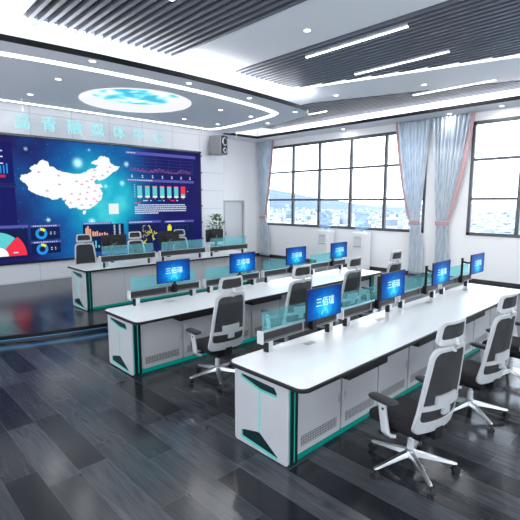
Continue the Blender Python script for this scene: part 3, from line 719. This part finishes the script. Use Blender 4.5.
# ------------------------------------------------------------------ consoles
def console(x0, y0, z0, n, label, flip=False, zs=1.0, ext=.46, rail_local=.66):
    """n-seat control desk. local x along the desk, y from the working side (0) to the far side (.66)"""
    r = empty('console_desk', (x0, y0, z0)); tag(r, label, 'desk', 'control room desks')
    Ln = 1.3*n + ext                       # top length beyond x0
    f = (lambda y: .66-y) if flip else (lambda y: y)      # mirror so the working side is the far side
    def B(*ab):
        bm = bmesh.new()
        for (a, b) in ab:
            ya, yb = sorted((f(a[1]), f(b[1]))); box(bm, (a[0], ya, a[2]*zs), (b[0], yb, b[2]*zs))
        return bm
    ya, yb = sorted((f(-.185), f(.76)))
    bm = bmesh.new(); prism(bm, rrect(-.03, ya, Ln, yb, .09), .712*zs, .746*zs); link('edge_band', bm, M['edge'], r, bevel=.008)
    bm = bmesh.new(); prism(bm, rrect(-.012, ya+.018, Ln-.018, yb-.018, .078), .740*zs, .752*zs); link('worktop', bm, M['desk_white'], r, bevel=.003)
    for xs, s in ((0, 1), (Ln-.03, -1)):
        e0 = min(xs, xs+.018*s); e1 = max(xs, xs+.018*s)
        y_0, y_1 = sorted((f(.0), f(.665)))
        bm = bmesh.new(); prism(bm, rrect(y_0, .012*zs, y_1, .711*zs, .03), e0, e1, plane='x')
        pn = link('end_panel', bm, M['panel'], r, bevel=.004)
        # dark trapezoid insets with teal light lines
        xo = -.003 if s > 0 else Ln-.03
        xp = (xo, xo+.003)
        def pr(pts, m, nm, d=0):
            b = bmesh.new(); prism(b, [((q[0]), q[1]*zs) for q in pts], xp[0]-d*s, xp[1], plane='x'); return link(nm, b, m, pn)
        pr([(.57, .675), (.57, .655), (.33, .59), (.13, .59), (.13, .62), (.16, .66)], M['panel_dark'], 'inset')
        pr([(.575, .675), (.555, .675), (.555, .655), (.32, .603), (.13, .603), (.13, .583), (.33, .583), (.575, .640)], M['teal_soft'], 'light_line', .001)
        pr([(.57, .075), (.57, .135), (.53, .15), (.36, .19), (.33, .19), (.12, .055), (.12, .04)], M['panel_dark'], 'inset')
        pr([(.575, .135), (.555, .145), (.555, .085), (.12, .05), (.12, .028), (.575, .062)], M['teal_soft'], 'light_line', .001)
        pr([(.345, .20), (.325, .20), (.325, .575), (.345, .575)], emis('faint teal line', (.2, .72, .70), .6), 'light_line')
        # dark lit column behind the end panel
        c0, c1 = (xs+.018, xs+.125) if s > 0 else (xs-.125, xs-.018)
        cl = link('corner_column', B(((c0, .0, .0), (c1, .65, .71))), M['panel_dark'], r)
        for k, w in ((c0+.001, .006), ((c0+c1)/2+.006, .007)):
            link('light_line', B(((k, -.003, .03), (k+w, .0, .70))), M['teal'], cl); link('light_line', B(((k, .65, .03), (k+w, .653, .70))), M['teal'], cl)
    # cabinets
    c0, c1 = .125, Ln-.155
    link('cabinet_body', B(((c0, .045, .055), (c1, .61, .71))), M['panel'], r)
    link('far_panel', B(((c0, .61, .05), (c1, .63, .71))), M['panel'], r)
    bm = B(*[((.125+.68+1.3*.5*k, .6295, .06), (.125+.685+1.3*.5*k, .6315, .70)) for k in range(2*n-1)])
    link('far_panel_seam', bm, M['seam'], r)
    link('plinth_light', B(((c0, .027, .003), (c1, .06, .056))), M['teal_kick'], r); link('plinth_light', B(((c0, .575, .004), (c1, .60, .052))), M['teal_kick'], r)
    link('plinth', B(((c0, .06, .0), (c1, .575, .054))), M['black_soft'], r)
    for k in range(n):
        s = .125+1.3*k
        for a, b in ((.01, .635), (.665, 1.29)):
            if s+b > c1: b = c1-s-.01
            dr = link('cabinet_door', B(((s+a, .025, .058), (s+b, .045, .70))), M['panel'], r)
            link('vent', B(((s+a+.055, .0235, .11), (s+b-.055, .0252, .205))), M['vent'], dr)
            hx = s+.60 if a < .3 else s+.70
            link('door_handle', B(((hx, .017, .35), (hx+.012, .0245, .42))), M['chrome'], dr)
        tr_ = link('drawer', B(((s+.49, -.165, .640), (s+1.15, .02, .711))), M['black'], r, bevel=.012)
    # grommets on the top
    for k in range(n):
        gx = .92+1.36*k
        if gx < Ln-.3: link('cable_cover', B(((gx-.07, .50, .752), (gx+.07, .57, .7545))), M['rail_edge'], r, bevel=.001)
    # tool rails with teal glass
    for k in range(n):
        a = .315+1.31*k; b = a+1.21
        yr = rail_local
        rl = link('tool_rail', B(((a+.012, yr-.022, .862), (b-.012, yr+.022, .955))), M['rail_dark'], r)
        link('rail_profile', B(((a, yr-.028, .856), (b, yr+.028, .866)), ((a, yr-.028, .955), (b, yr+.028, .966)), ((a+.01, yr-.026, .876), (b-.01, yr-.021, .880)),
                               ((a, yr-.034, .852), (a+.022, yr+.034, .970)), ((b-.022, yr-.034, .852), (b, yr+.034, .970)), ((a+.60, yr-.028, .866), (a+.625, yr-.02, .955))), M['rail_edge'], rl, bevel=.002)
        for q_ in (a-.002, b-.018):
            link('rail_cap', B(((q_, yr-.037, .849), (q_+.020, yr+.037, .973))), M['alu_soft'], rl, bevel=.004)
        for px_ in (a+.08, b-.16):
            link('rail_post', B(((px_, yr-.022, .752), (px_+.085, yr+.022, .857))), M['alu'], rl, bevel=.003)
            link('post_clamp', B(((px_-.004, yr-.026, .752), (px_+.018, yr+.026, .85))), M['black_soft'], rl)
        link('glass_screen', B(((a+.05, yr+.012, .966), (b-.05, yr+.020, 1.150))), M['glass_teal'], rl)
    return r
EX, PF = 2.512, 2.267
console(EX, PF, 0, 4, 'white console desk nearest the camera with glowing teal end panel and four seats')
console(EX+.02, PF+2.664, 0, 4, 'middle white console desk between the front desk and the platform')
console(EX+.75, PF+5.828, ZP, 3, 'rear white console desk standing on the platform before the video wall', flip=True, zs=1.055, ext=.40, rail_local=.62)

# ------------------------------------------------------------------ monitors
def make_monitor():
    r = empty('monitor', (0, 0, 0))
    W, H_ = .545, .311
    link('casing', boxes(((-W/2, 0, -H_/2), (W/2, .018, H_/2))), M['black_soft'], r, bevel=.004)
    link('back_bulge', boxes(((-.13, .018, -.09), (.13, .04, .09))), M['black_soft'], r, bevel=.006)
    s = link('screen', boxes(((-W/2+.008, -.0025, -H_/2+.01), (W/2-.008, 0, H_/2-.008))), M['wallpaper'], r)
    bm = bmesh.new()
    n = 20
    pts = [(.055*math.cos(PI*k/n), .055*math.sin(PI*k/n)) for k in range(n+1)] + [(.038*math.cos(PI-PI*k/n), .038*math.sin(PI-PI*k/n)) for k in range(n+1)]
    prism(bm, [(x, z-.115) for x, z in pts], -.0045, -.003, plane='y')
    link('emblem', bm, emis('cyan arc emblem', (.10, .70, .95), .9), s)
    text_obj('screen_lettering', '三佰瑞', .095, .0008, M['mon_text'], s, (0, -.004, .005))
    # arm: from the panel back to the pole on the rail
    ax = .21
    am = bmesh.new(); tube(am, [(0, .04, 0), (0, .10, 0), (.10, .20, -.02), (ax, .31, -.02)], .016, 10)
    a = link('monitor_arm', am, M['black'], r, smooth=False)
    return r
mon = make_monitor()
def pole(r, ax, ay, ztop, zbot):
    bm = bmesh.new(); tube(bm, [(ax, ay, zbot), (ax, ay, ztop)], .019, 12)
    box(bm, (ax-.03, ay-.03, zbot-.12), (ax+.03, ay+.030, zbot-.0))
    return link('arm_pole', bm, M['black'], r)
pole(mon, .21, .318, .04, -.255)
MX = [3.34+1.302*i for i in range(4)]
names = ['nearest the camera', 'second from the near end', 'third from the near end', 'at the far window end']
first = True
def place_mon(x, y, z, rz, label, group):
    global first
    r = mon if first else copy_tree(mon)
    first = False
    r.location = (x, y, z); r.rotation_euler = (0, 0, rz); tag(r, label, 'monitor', group)
for i in range(4):
    place_mon(MX[i], 2.55, 1.243, 0, 'monitor with blue screen on the front desk, ' + names[i], 'monitors on the front desk')
for i in range(4):
    place_mon(MX[i]+.02, 2.55+2.664, 1.243, 0, 'monitor with blue screen on the middle desk, ' + names[i], 'monitors on the middle desk')
for i in range(3):
    place_mon(4.13+1.32*i, 8.64, 1.38, PI, 'black back of a monitor on the rear platform desk, ' + ['leftmost of three', 'middle of three', 'rightmost, in front of the plant'][i], 'monitors on the rear desk')

# ------------------------------------------------------------------ chairs
def make_chair():
    r = empty('office_chair', (0, 0, 0))
    # seat cushion: rounded loft
    bm = bmesh.new()
    levels = [(.405, .90), (.425, .985), (.455, 1.0), (.480, .97), (.492, .88), (.496, .60)]
    rings = []
    for z, s in levels:
        ring_ = []
        for x, y in rrect(-.245, -.20, .245, .29, .09, 5):
            yy = (y-.045)*s + .045; zz = z - (.035*max(0, (yy-.16)/.13)**2 if z > .42 else 0)
            ring_.append(bm.verts.new((x*s, yy, zz + .02*(abs(x)/.245)**2*(z > .45))))
        rings.append(ring_)
    for a, b in zip(rings, rings[1:]):
        for k in range(len(a)): bm.faces.new((a[k], a[(k+1) % len(a)], b[(k+1) % len(a)], b[k]))
    bm.faces.new(rings[0]); bm.faces.new(rings[-1])
    link('seat', bm, M['chair_dark'], r, smooth=True)
    bm = boxes(((-.11, -.16, .335), (.11, .10, .405)), ((-.26, -.03, .385), (.26, .03, .405)))
    link('tilt_mechanism', bm, M['black_soft'], r, bevel=.012)
    bm = bmesh.new(); tube(bm, [(-.11, .06, .375), (-.21, .09, .36), (-.27, .10, .355)], [.008, .008, .02], 8)
    link('tilt_lever', bm, M['black_soft'], r)
    bm = bmesh.new(); tube(bm, [(0, 0, .16), (0, 0, .26), (0, 0, .262), (0, 0, .34)], [.030, .028, .018, .018], 14)
    link('gas_lift', bm, M['alu_soft'], r, smooth=False)
    # five-star base
    bm = bmesh.new(); tube(bm, [(0, 0, .095), (0, 0, .12), (0, 0, .165), (0, 0, .175)], [.036, .046, .04, .03], 18)
    hub = link('star_base', bm, M['chrome'], r)
    for k in range(5):
        a = math.radians(97+72*k); c, s = math.cos(a), math.sin(a); rot = Matrix.Rotation(a, 4, 'Z')
        bm = bmesh.new()
        sec = [(.03, .030, .115, .160), (.12, .026, .108, .145), (.24, .021, .092, .118), (.345, .018, .078, .096), (.37, .012, .078, .09)]
        rg = []
        for d, w, z0, z1 in sec: rg.append([bm.verts.new(rot @ Vector(p)) for p in ((d, -w, z0), (d, w, z0), (d, w*.7, z1), (d, -w*.7, z1))])
        for p, q in zip(rg, rg[1:]):
            for j in range(4): bm.faces.new((p[j], p[(j+1) % 4], q[(j+1) % 4], q[j]))
        bm.faces.new(rg[0]); bm.faces.new(rg[-1])
        link('base_leg', bm, M['chrome'], hub, bevel=.003)
        bm = bmesh.new()
        sw = Matrix.Rotation(a+1.1+k*.8, 3, 'Z'); ctr = Vector((.36*c, .36*s, .03))
        for sd in (-1, 1):
            ofs = sw @ Vector((0, .016*sd, 0)); d = sw @ Vector((0, .010, 0))
            tube(bm, [ctr+ofs-d, ctr+ofs+d], .030, 16)
        tube(bm, [ctr+Vector((0, 0, .0)), ctr+Vector((0, 0, .055))], .012, 8)
        link('caster', bm, M['caster'], r)
    # armrests
    for s in (-1, 1):
        bm = bmesh.new()
        pts = [(s*.25, -.01, .375), (s*.295, 0, .385), (s*.312, .012, .405), (s*.315, .04, .55), (s*.315, .055, .645)]
        for p, q in zip(pts, pts[1:]): pass
        rg = []
        for i, p in enumerate(pts):
            wy = (.035, .036, .036, .033, .032)[i]
            if i < 2: rg.append([bm.verts.new((p[0], p[1]-wy, p[2]-.014)), bm.verts.new((p[0], p[1]+wy, p[2]-.014)), bm.verts.new((p[0], p[1]+wy, p[2]+.014)), bm.verts.new((p[0], p[1]-wy, p[2]+.014))])
            else: rg.append([bm.verts.new((p[0]+s*.014, p[1]-wy, p[2])), bm.verts.new((p[0]+s*.014, p[1]+wy, p[2])), bm.verts.new((p[0]-s*.014, p[1]+wy, p[2])), bm.verts.new((p[0]-s*.014, p[1]-wy, p[2]))])
        for p, q in zip(rg, rg[1:]):
            for j in range(4): bm.faces.new((p[j], p[(j+1) % 4], q[(j+1) % 4], q[j]))
        bm.faces.new(rg[0]); bm.faces.new(rg[-1])
        arm = link('armrest', bm, M['alu_soft'], r, bevel=.006)
        bm = bmesh.new(); rr_ = []
        for z, sc in ((.645, .80), (.655, .98), (.668, 1), (.678, .9), (.682, .6)):
            rr_.append([bm.verts.new((s*.305+x*sc, .055+y*sc, z + .0)) for x, y in rrect(-.048, -.135, .048, .135, .046, 5)])
        for p, q in zip(rr_, rr_[1:]):
            for j in range(len(p)): bm.faces.new((p[j], p[(j+1) % len(p)], q[(j+1) % len(p)], q[j]))
        bm.faces.new(rr_[0]); bm.faces.new(rr_[-1])
        link('arm_pad', bm, M['arm_grey'], arm, smooth=True)
        bm = bmesh.new(); tube(bm, [(s*.327, .035, .60), (s*.333, .035, .60)], .011, 10); link('height_button', bm, M['black'], arm)
    # curved back surface
    def S(u, v):
        y = -.262 - (v-.44)*.105 + .8*u*u
        if v < .60: y += (.60-v)*.12
        if v > 1.18: y += (v-1.18)*.05 + .4*u*u
        return Vector((u, y, v))
    def sheet(outer, inner, th, name, m, parent, smooth=False):
        bm = bmesh.new(); n = len(outer)
        a = [bm.verts.new(S(*p)) for p in outer]; b = [bm.verts.new(S(*p)) for p in inner]
        dy = Vector((0, th, 0)); c = [bm.verts.new(S(*p)+dy) for p in outer]; d = [bm.verts.new(S(*p)+dy) for p in inner]
        for i in range(n):
            j = (i+1) % n
            bm.faces.new((a[i], a[j], b[j], b[i])); bm.faces.new((c[i], d[i], d[j], c[j]))
            bm.faces.new((a[i], c[i], c[j], a[j])); bm.faces.new((b[i], b[j], d[j], d[i]))
        return link(name, bm, m, parent, smooth, bevel=.005)
    def fill(x0, x1, z0, z1, name, m, parent, off=.006, th=.004, nx=8, nz=6, taper=0):
        bm = bmesh.new(); A = []; Bv = []
        for j in range(nz+1):
            z = z0+(z1-z0)*j/nz; k = 1-taper*j/nz
            A.append([bm.verts.new(S((x0+(x1-x0)*i/nx)*k, z)+Vector((0, off, 0))) for i in range(nx+1)])
            Bv.append([bm.verts.new(S((x0+(x1-x0)*i/nx)*k, z)+Vector((0, off+th, 0))) for i in range(nx+1)])
        for L2 in (A, Bv):
            for j in range(nz):
                for i in range(nx): bm.faces.new((L2[j][i], L2[j][i+1], L2[j+1][i+1], L2[j+1][i]))
        for j in range(nz):
            bm.faces.new((A[j][0], A[j+1][0], Bv[j+1][0], Bv[j][0])); bm.faces.new((A[j][nx], Bv[j][nx], Bv[j+1][nx], A[j+1][nx]))
        for i in range(nx):
            bm.faces.new((A[0][i], Bv[0][i], Bv[0][i+1], A[0][i+1])); bm.faces.new((A[nz][i], A[nz][i+1], Bv[nz][i+1], Bv[nz][i]))
        return link(name, bm, m, parent, smooth=False)
    def loop(w0, w1, z0, z1, r, n=6, sub=5):
        # rounded trapezoid: half width w0 at the bottom, w1 at the top
        pts = rrect(-1, z0, 1, z1, 1e-4, 1); out = []
        base = []
        for cx, cz, a0 in ((1, z1, 0), (-1, z1, 90), (-1, z0, 180), (1, z0, 270)):
            for k in range(n+1):
                a = math.radians(a0+90*k/n); z = cz + (-r if cz == z1 else r) + r*math.sin(a)
                w = w0+(w1-w0)*(z-z0)/(z1-z0); x = cx*(w-r) + r*math.cos(a); base.append((x, z))
        m_ = len(base)
        for i in range(m_):
            p, q = base[i], base[(i+1) % m_]; L_ = math.hypot(q[0]-p[0], q[1]-p[1]); out.append(p)
            if L_ > .08:
                for k in range(1, sub): out.append((p[0]+(q[0]-p[0])*k/sub, p[1]+(q[1]-p[1])*k/sub))
        return out
    def loops(w0, w1, z0, z1, r, ws, wb, wt):
        # matching outer and inner loops
        o_ = loop(w0, w1, z0, z1, r)
        zc = (z0+z1)/2; out = []
        for x, z in o_:
            w = w0+(w1-w0)*(z-z0)/(z1-z0); sx = (w-ws)/w
            z2 = z0+wb + (z-z0)*((z1-wt)-(z0+wb))/(z1-z0)
            out.append((x*sx, z2))
        return o_, out
    o_, i_ = loops(.268, .208, .455, 1.150, .07, .030, .10, .036)
    bf = sheet(o_, i_, .026, 'back_frame', M['chair_white'], r)
    fill(-.215, .215, .54, .70, 'lower_mesh', M['mesh'], bf)
    fill(-.212, .212, .68, 1.125, 'back_mesh', M['mesh'], r, taper=.12)
    # lumbar bar and bracket
    fill(-.23, .23, .655, .695, 'lumbar_bar', M['chair_white'], bf, -.006, .02)
    fill(-.12, .12, .695, .765, 'lumbar_pad', M['chair_white'], bf, -.016, .022)
    fill(-.04, .04, .605, .66, 'lumbar_bracket', M['alu_soft'], bf, -.022, .024, 4, 2)
    # spine from the mechanism
    bm = bmesh.new(); box(bm, (-.05, -.245, .375), (.05, -.13, .40)); box(bm, (-.05, -.25, .375), (.05, -.21, .50))
    link('back_support', bm, M['black_soft'], r, bevel=.006)
    # headrest
    bm = bmesh.new(); tube(bm, [S(0, 1.12)+Vector((0, .012, 0)), S(0, 1.17)+Vector((0, -.01, 0)), S(0, 1.21)+Vector((0, .012, 0))], [.028, .022, .02], 8)
    link('headrest_bracket', bm, M['chair_white'], r)
    o_, i_ = loops(.178, .160, 1.165, 1.345, .04, .030, .045, .024)
    hf = sheet(o_, i_, .026, 'headrest_frame', M['chair_white'], r)
    fill(-.145, .145, 1.195, 1.33, 'headrest_mesh', M['mesh'], hf, .008, .004, taper=.02)
    return r
chair = make_chair()
cfirst = True
def place_chair(x, y, z, deg, label, group):
    global cfirst
    r = chair if cfirst else copy_tree(chair)
    cfirst = False
    r.location = (x, y, z); r.rotation_euler = (0, 0, math.radians(deg)); tag(r, label, 'chair', group)
gA, gB, gC = 'chairs at the front desk', 'chairs at the middle desk', 'chairs at the rear desk'
place_chair(3.27, 1.58, 0, -9, 'grey and black office chair at the front desk, whole chair nearest the camera', gA)
place_chair(4.59, 1.60, 0, -8, 'second office chair from the near end of the front desk', gA)
place_chair(5.88, 1.60, 0, -6, 'office chair cut by the right edge of the picture at the front desk', gA)
place_chair(3.28, 4.16, 0, -3, 'office chair at the near end of the middle desk seen whole from behind', gB)
place_chair(4.58, 4.18, 0, -5, 'office chair at the middle desk seen over the first front monitor', gB)
place_chair(5.83, 4.18, 0, -2, 'office chair at the middle desk between the first and second front monitors', gB)
place_chair(7.12, 4.18, 0, -2, 'office chair farthest along the middle desk, nearest the window curtains', gB)
place_chair(3.93, 9.42, ZP, 178, 'leftmost office chair behind the rear desk facing the room', gC)
place_chair(5.20, 9.42, ZP, 183, 'middle office chair behind the rear desk facing the room', gC)
place_chair(6.46, 9.42, ZP, 180, 'rightmost office chair behind the rear desk facing the room', gC)

# ------------------------------------------------------------------ plant
pl = empty('potted_plant', (9.15, 11.55, ZP)); tag(pl, 'leafy green potted plant standing right of the video wall', 'plant')
bm = bmesh.new(); tube(bm, [(0, 0, 0), (0, 0, .45), (0, 0, .62)], [.15, .20, .23], 20); link('pot', bm, M['pot'], pl)
bm = bmesh.new(); tube(bm, [(0, 0, .62), (0, 0, .625)], .21, 20); link('soil', bm, M['soil'], pl)
bm = bmesh.new()
for k in range(9):
    a = k*2.4; tube(bm, [(0, 0, .62), (.05*math.cos(a), .05*math.sin(a), .9), (.13*math.cos(a), .13*math.sin(a), 1.1+.07*(k % 4))], .009, 6)
link('stem', bm, mat('brown stem', (.12, .09, .05), .7), pl)
bm = bmesh.new()
for k in range(260):
    a = random.uniform(0, 2*PI); h = random.uniform(.80, 1.62); rad = random.uniform(.02, .30)*math.sqrt(max(.05, 1-((h-1.12)/.55)**2))
    c = Vector((rad*math.cos(a), rad*math.sin(a), h)); ln_ = random.uniform(.09, .15); w = ln_*.28
    d = Vector((math.cos(a), math.sin(a), random.uniform(-.3, .9))).normalized(); sd = d.cross(Vector((0, 0, 1))).normalized()
    n_ = d.cross(sd)*.02
    v = [bm.verts.new(p) for p in (c, c+d*ln_*.35+sd*w+n_, c+d*ln_*.75+sd*w*.7, c+d*ln_, c+d*ln_*.75-sd*w*.7, c+d*ln_*.35-sd*w+n_)]
    bm.faces.new(v)
link('foliage', bm, M['leaf'], pl)

# ------------------------------------------------------------------ water dispensers
def dispenser():
    r = empty('water_dispenser', (0, 0, 0))
    link('body', boxes(((-.19, -.26, 0), (.19, .26, 1.22))), M['disp_white'], r, bevel=.025)
    link('dispensing_recess', boxes(((-.196, -.15, .80), (-.185, .15, 1.10))), mat('recess plastic', (.62, .63, .66), .4), r, bevel=.01)
    bm = bmesh.new()
    for y in (-.07, .07): tube(bm, [(-.19, y, 1.06), (-.23, y, 1.05), (-.235, y, 1.0)], .016, 8)
    link('tap', bm, M['disp_grey'], r)
    link('drip_tray', boxes(((-.235, -.13, .76), (-.185, .13, .79))), M['disp_grey'], r, bevel=.006)
    bm = bmesh.new(); tube(bm, [(0, 0, 1.21), (0, 0, 1.25)], [.17, .12], 20); link('bottle_collar', bm, M['disp_white'], r)
    bm = bmesh.new(); tube(bm, [(0, 0, 1.23), (0, 0, 1.28), (0, 0, 1.36), (0, 0, 1.50), (0, 0, 1.52), (0, 0, 1.66), (0, 0, 1.68), (0, 0, 1.84), (0, 0, 1.89), (0, 0, 1.91)],
                            [.05, .07, .22, .235, .222, .235, .222, .235, .215, .15], 28)
    link('water_bottle', bm, M['bottle'], r, smooth=False)
    return r
d1 = dispenser(); d1.location = (12.40, 9.50, 0); tag(d1, 'white water dispenser with blue bottle, left of two under the window', 'water dispenser', 'water dispensers')
d2 = copy_tree(d1); d2.location = (12.40, 8.05, 0); d2['label'] = 'white water dispenser with blue bottle, right of two, nearer the middle curtains'

# ------------------------------------------------------------------ curtains
def curtain(y0t, y1t, y0k, y1k, y0b, y1b, zb, label, edge_side):
    """edge y0 is the higher-y side (left in the photo), y1 the lower-y side"""
    zt, zk = 4.585, 1.60
    nu, nv = 84, 44
    def edges(z):
        if z >= zk:
            t = ((zt-z)/(zt-zk)); t = t**1.25 if t > 0 else 0
            t = t*(1 - .06*math.sin(PI*t)); return y0t+(y0k-y0t)*t, y1t+(y1k-y1t)*t
        t = min(1, (zk-z)/1.0)**.6; return y0k+(y0b-y0k)*t, y1k+(y1b-y1k)*t
    ph = random.uniform(0, 6)
    def pt(u, z):
        a, b = edges(z); w = abs(a-b)
        amp = .05 if z > zk else .038
        amp *= min(1, .45+.55*w/.9) ; k = abs(z-zk)
        if k < .15: amp *= .55+.45*k/.15
        return Vector((12.62 + amp*math.sin(2*PI*9.5*u+ph+.5*math.sin(5*u)) + .016*math.sin(2*PI*23*u+ph*2+z*.6), a+(b-a)*u, z))
    zs = [zt-(zt-zb)*j/nv for j in range(nv+1)]
    bm = bmesh.new(); g = [[bm.verts.new(pt(i/nu, z)) for i in range(nu+1)] for z in zs]
    for j in range(nv):
        for i in range(nu): bm.faces.new((g[j][i], g[j][i+1], g[j+1][i+1], g[j+1][i]))
    c = link('curtain', bm, M['curtain'], None, smooth=True); tag(c, label, 'curtain', 'tied-back curtains')
    so = c.modifiers.new('thick', 'SOLIDIFY'); so.thickness = .004
    bm = bmesh.new(); L2 = []
    for z in zs:
        if z < zk: break
        u = 0 if edge_side == 0 else 1; s = 1 if edge_side == 0 else -1
        p = pt(u, z); wd = (.03 if edge_side == 0 else .035)+(.015 if edge_side == 0 else .03)*math.sin(PI*min(1, max(0, (zt-z)/(zt-zk))))
        L2.append([bm.verts.new((12.56, p.y-s*.03, z)), bm.verts.new((12.565, p.y+s*wd, z)), bm.verts.new((12.60, p.y+s*wd, z)), bm.verts.new((12.60, p.y-s*.03, z))])
    for p, q in zip(L2, L2[1:]):
        for k in range(4): bm.faces.new((p[k], p[(k+1) % 4], q[(k+1) % 4], q[k]))
    link('pink_border', bm, M['pink'], c)
    bm = bmesh.new(); a, b = edges(zk); a += .02; b -= .02
    ya, yb = min(a, b), max(a, b)
    pts = rrect(12.555, ya-.01, 12.69, yb+.01, .05, 5)
    prism(bm, pts, zk-.06, zk+.05); link('tie_band', bm, M['pink'], c)
    return c
curtain(13.22, 12.30, 13.02, 12.74, 13.05, 12.50, .02, 'pale blue curtain tied back in the far corner beside the back wall', 1)
curtain(7.03, 5.98, 6.48, 6.19, 6.46, 6.02, .02, 'pale blue curtain left of the middle pair, closing off the left window', 0)
curtain(5.93, 4.80, 5.66, 5.35, 5.66, 5.24, .02, 'pale blue curtain right of the middle pair, beside the right window', 1)

# ------------------------------------------------------------------ outside
ZG = -45
bm = bmesh.new(); box(bm, (60, -3500, ZG-1), (9000, 7500, ZG)); struct('ground', bm, M['land'])
bm = bmesh.new(); prism(bm, [(1000, -1800), (4200, -3200), (8500, -2600), (8500, 2600), (2600, 1500), (1350, 620), (1050, -200)], ZG-.4, ZG+.8); struct('water', bm, M['sea'])
def fbm(x, y):
    return sum(math.sin(x*k*.0021+k*1.3)*math.cos(y*k*.0017+k*.7)/k for k in (1, 2, 3, 5, 8))
bm = bmesh.new(); nx, ny = 60, 36; g = []
# ridge seen through the left window: high toward the left
for j in range(ny+1):
    row = []
    for i in range(nx+1):
        az = math.radians(26 + 34*i/nx); d = 2000 + 2200*j/ny
        prof = math.sin(PI*j/ny)
        h = max(0, (i/nx-.16))*1.9; h = min(1.25, h)
        z = ZG-3 + prof*(h*165 + 14 + 14*fbm(d*math.cos(az)*3, d*math.sin(az)*3)*max(.3, h))
        row.append(bm.verts.new((d*math.cos(az), d*math.sin(az), z)))
    g.append(row)
for j in range(ny):
    for i in range(nx): bm.faces.new((g[j][i], g[j][i+1], g[j+1][i+1], g[j+1][i]))
struct('hills', bm, M['hill'], smooth=True)
bm = bmesh.new()
for k in range(5200):
    az = math.radians(random.uniform(6, 52)); d = 480*math.exp(random.uniform(0, 1.75))
    x, y = d*math.cos(az), d*math.sin(az)
    if 1150 < d and az < math.radians(30) and random.random() < .75: continue
    w, l = random.uniform(5, 15), random.uniform(5, 17); h = random.uniform(4, 13)
    if random.random() < .02: h *= 2.2
    z0 = ZG-1 + max(0, (math.degrees(az)-31)/20)*max(0, d-1500)*.030
    rot = Matrix.Translation((x, y, z0)) @ Matrix.Rotation(random.uniform(0, 3), 4, 'Z')
    box(bm, (-w/2, -l/2, 0), (w/2, l/2, h), mtx=rot)
tag(link('town', bm, M['town']), 'hazy white town spreading below the windows toward the hills', 'town', kind='stuff')

# ------------------------------------------------------------------ world, camera, view
w = bpy.data.worlds.new('sky'); SC.world = w; w.use_nodes = True
N, L = w.node_tree.nodes, w.node_tree.links
bg = N['Background']
tc = N.new('ShaderNodeTexCoord'); sx = N.new('ShaderNodeSeparateXYZ'); cr = N.new('ShaderNodeValToRGB')
e = cr.color_ramp.elements; e[0].position = .0; e[0].color = (.96, .98, 1, 1); e[1].position = .45; e[1].color = (.80, .90, 1, 1)
x = e.new(.10); x.color = (.96, .985, 1, 1)
L.new(tc.outputs['Generated'], sx.inputs[0]); L.new(sx.outputs['Z'], cr.inputs[0]); L.new(cr.outputs[0], bg.inputs['Color'])
bg.inputs['Strength'].default_value = 4.6
cam = bpy.data.cameras.new('camera'); co = bpy.data.objects.new('camera', cam); COL.objects.link(co)
f_, pit, yaw, cx, cy, CH = 438.44, .1391, .8076, 257.64, 263.51, 2.2023
cam.sensor_width = 36; cam.sensor_fit = 'HORIZONTAL'; cam.lens = 36*f_/520
cam.shift_x = (260-cx)/520; cam.shift_y = (cy-260)/520
cam.clip_start = .05; cam.clip_end = 20000
co.location = (0, 0, CH); co.rotation_euler = (PI/2-pit, 0, yaw-PI/2)
SC.camera = co
SC.view_settings.view_transform = 'Standard'; SC.view_settings.look = 'None'; SC.view_settings.gamma = 1; SC.view_settings.use_curve_mapping = False
SC.view_settings.exposure = 0.52
SC.cycles.max_bounces = 8; SC.cycles.diffuse_bounces = 6; SC.cycles.transparent_max_bounces = 16
SC.cycles.use_denoising = True; SC.cycles.denoising_prefilter = 'ACCURATE'; SC.cycles.denoising_input_passes = 'RGB_ALBEDO_NORMAL'; SC.cycles.sample_clamp_indirect = 6
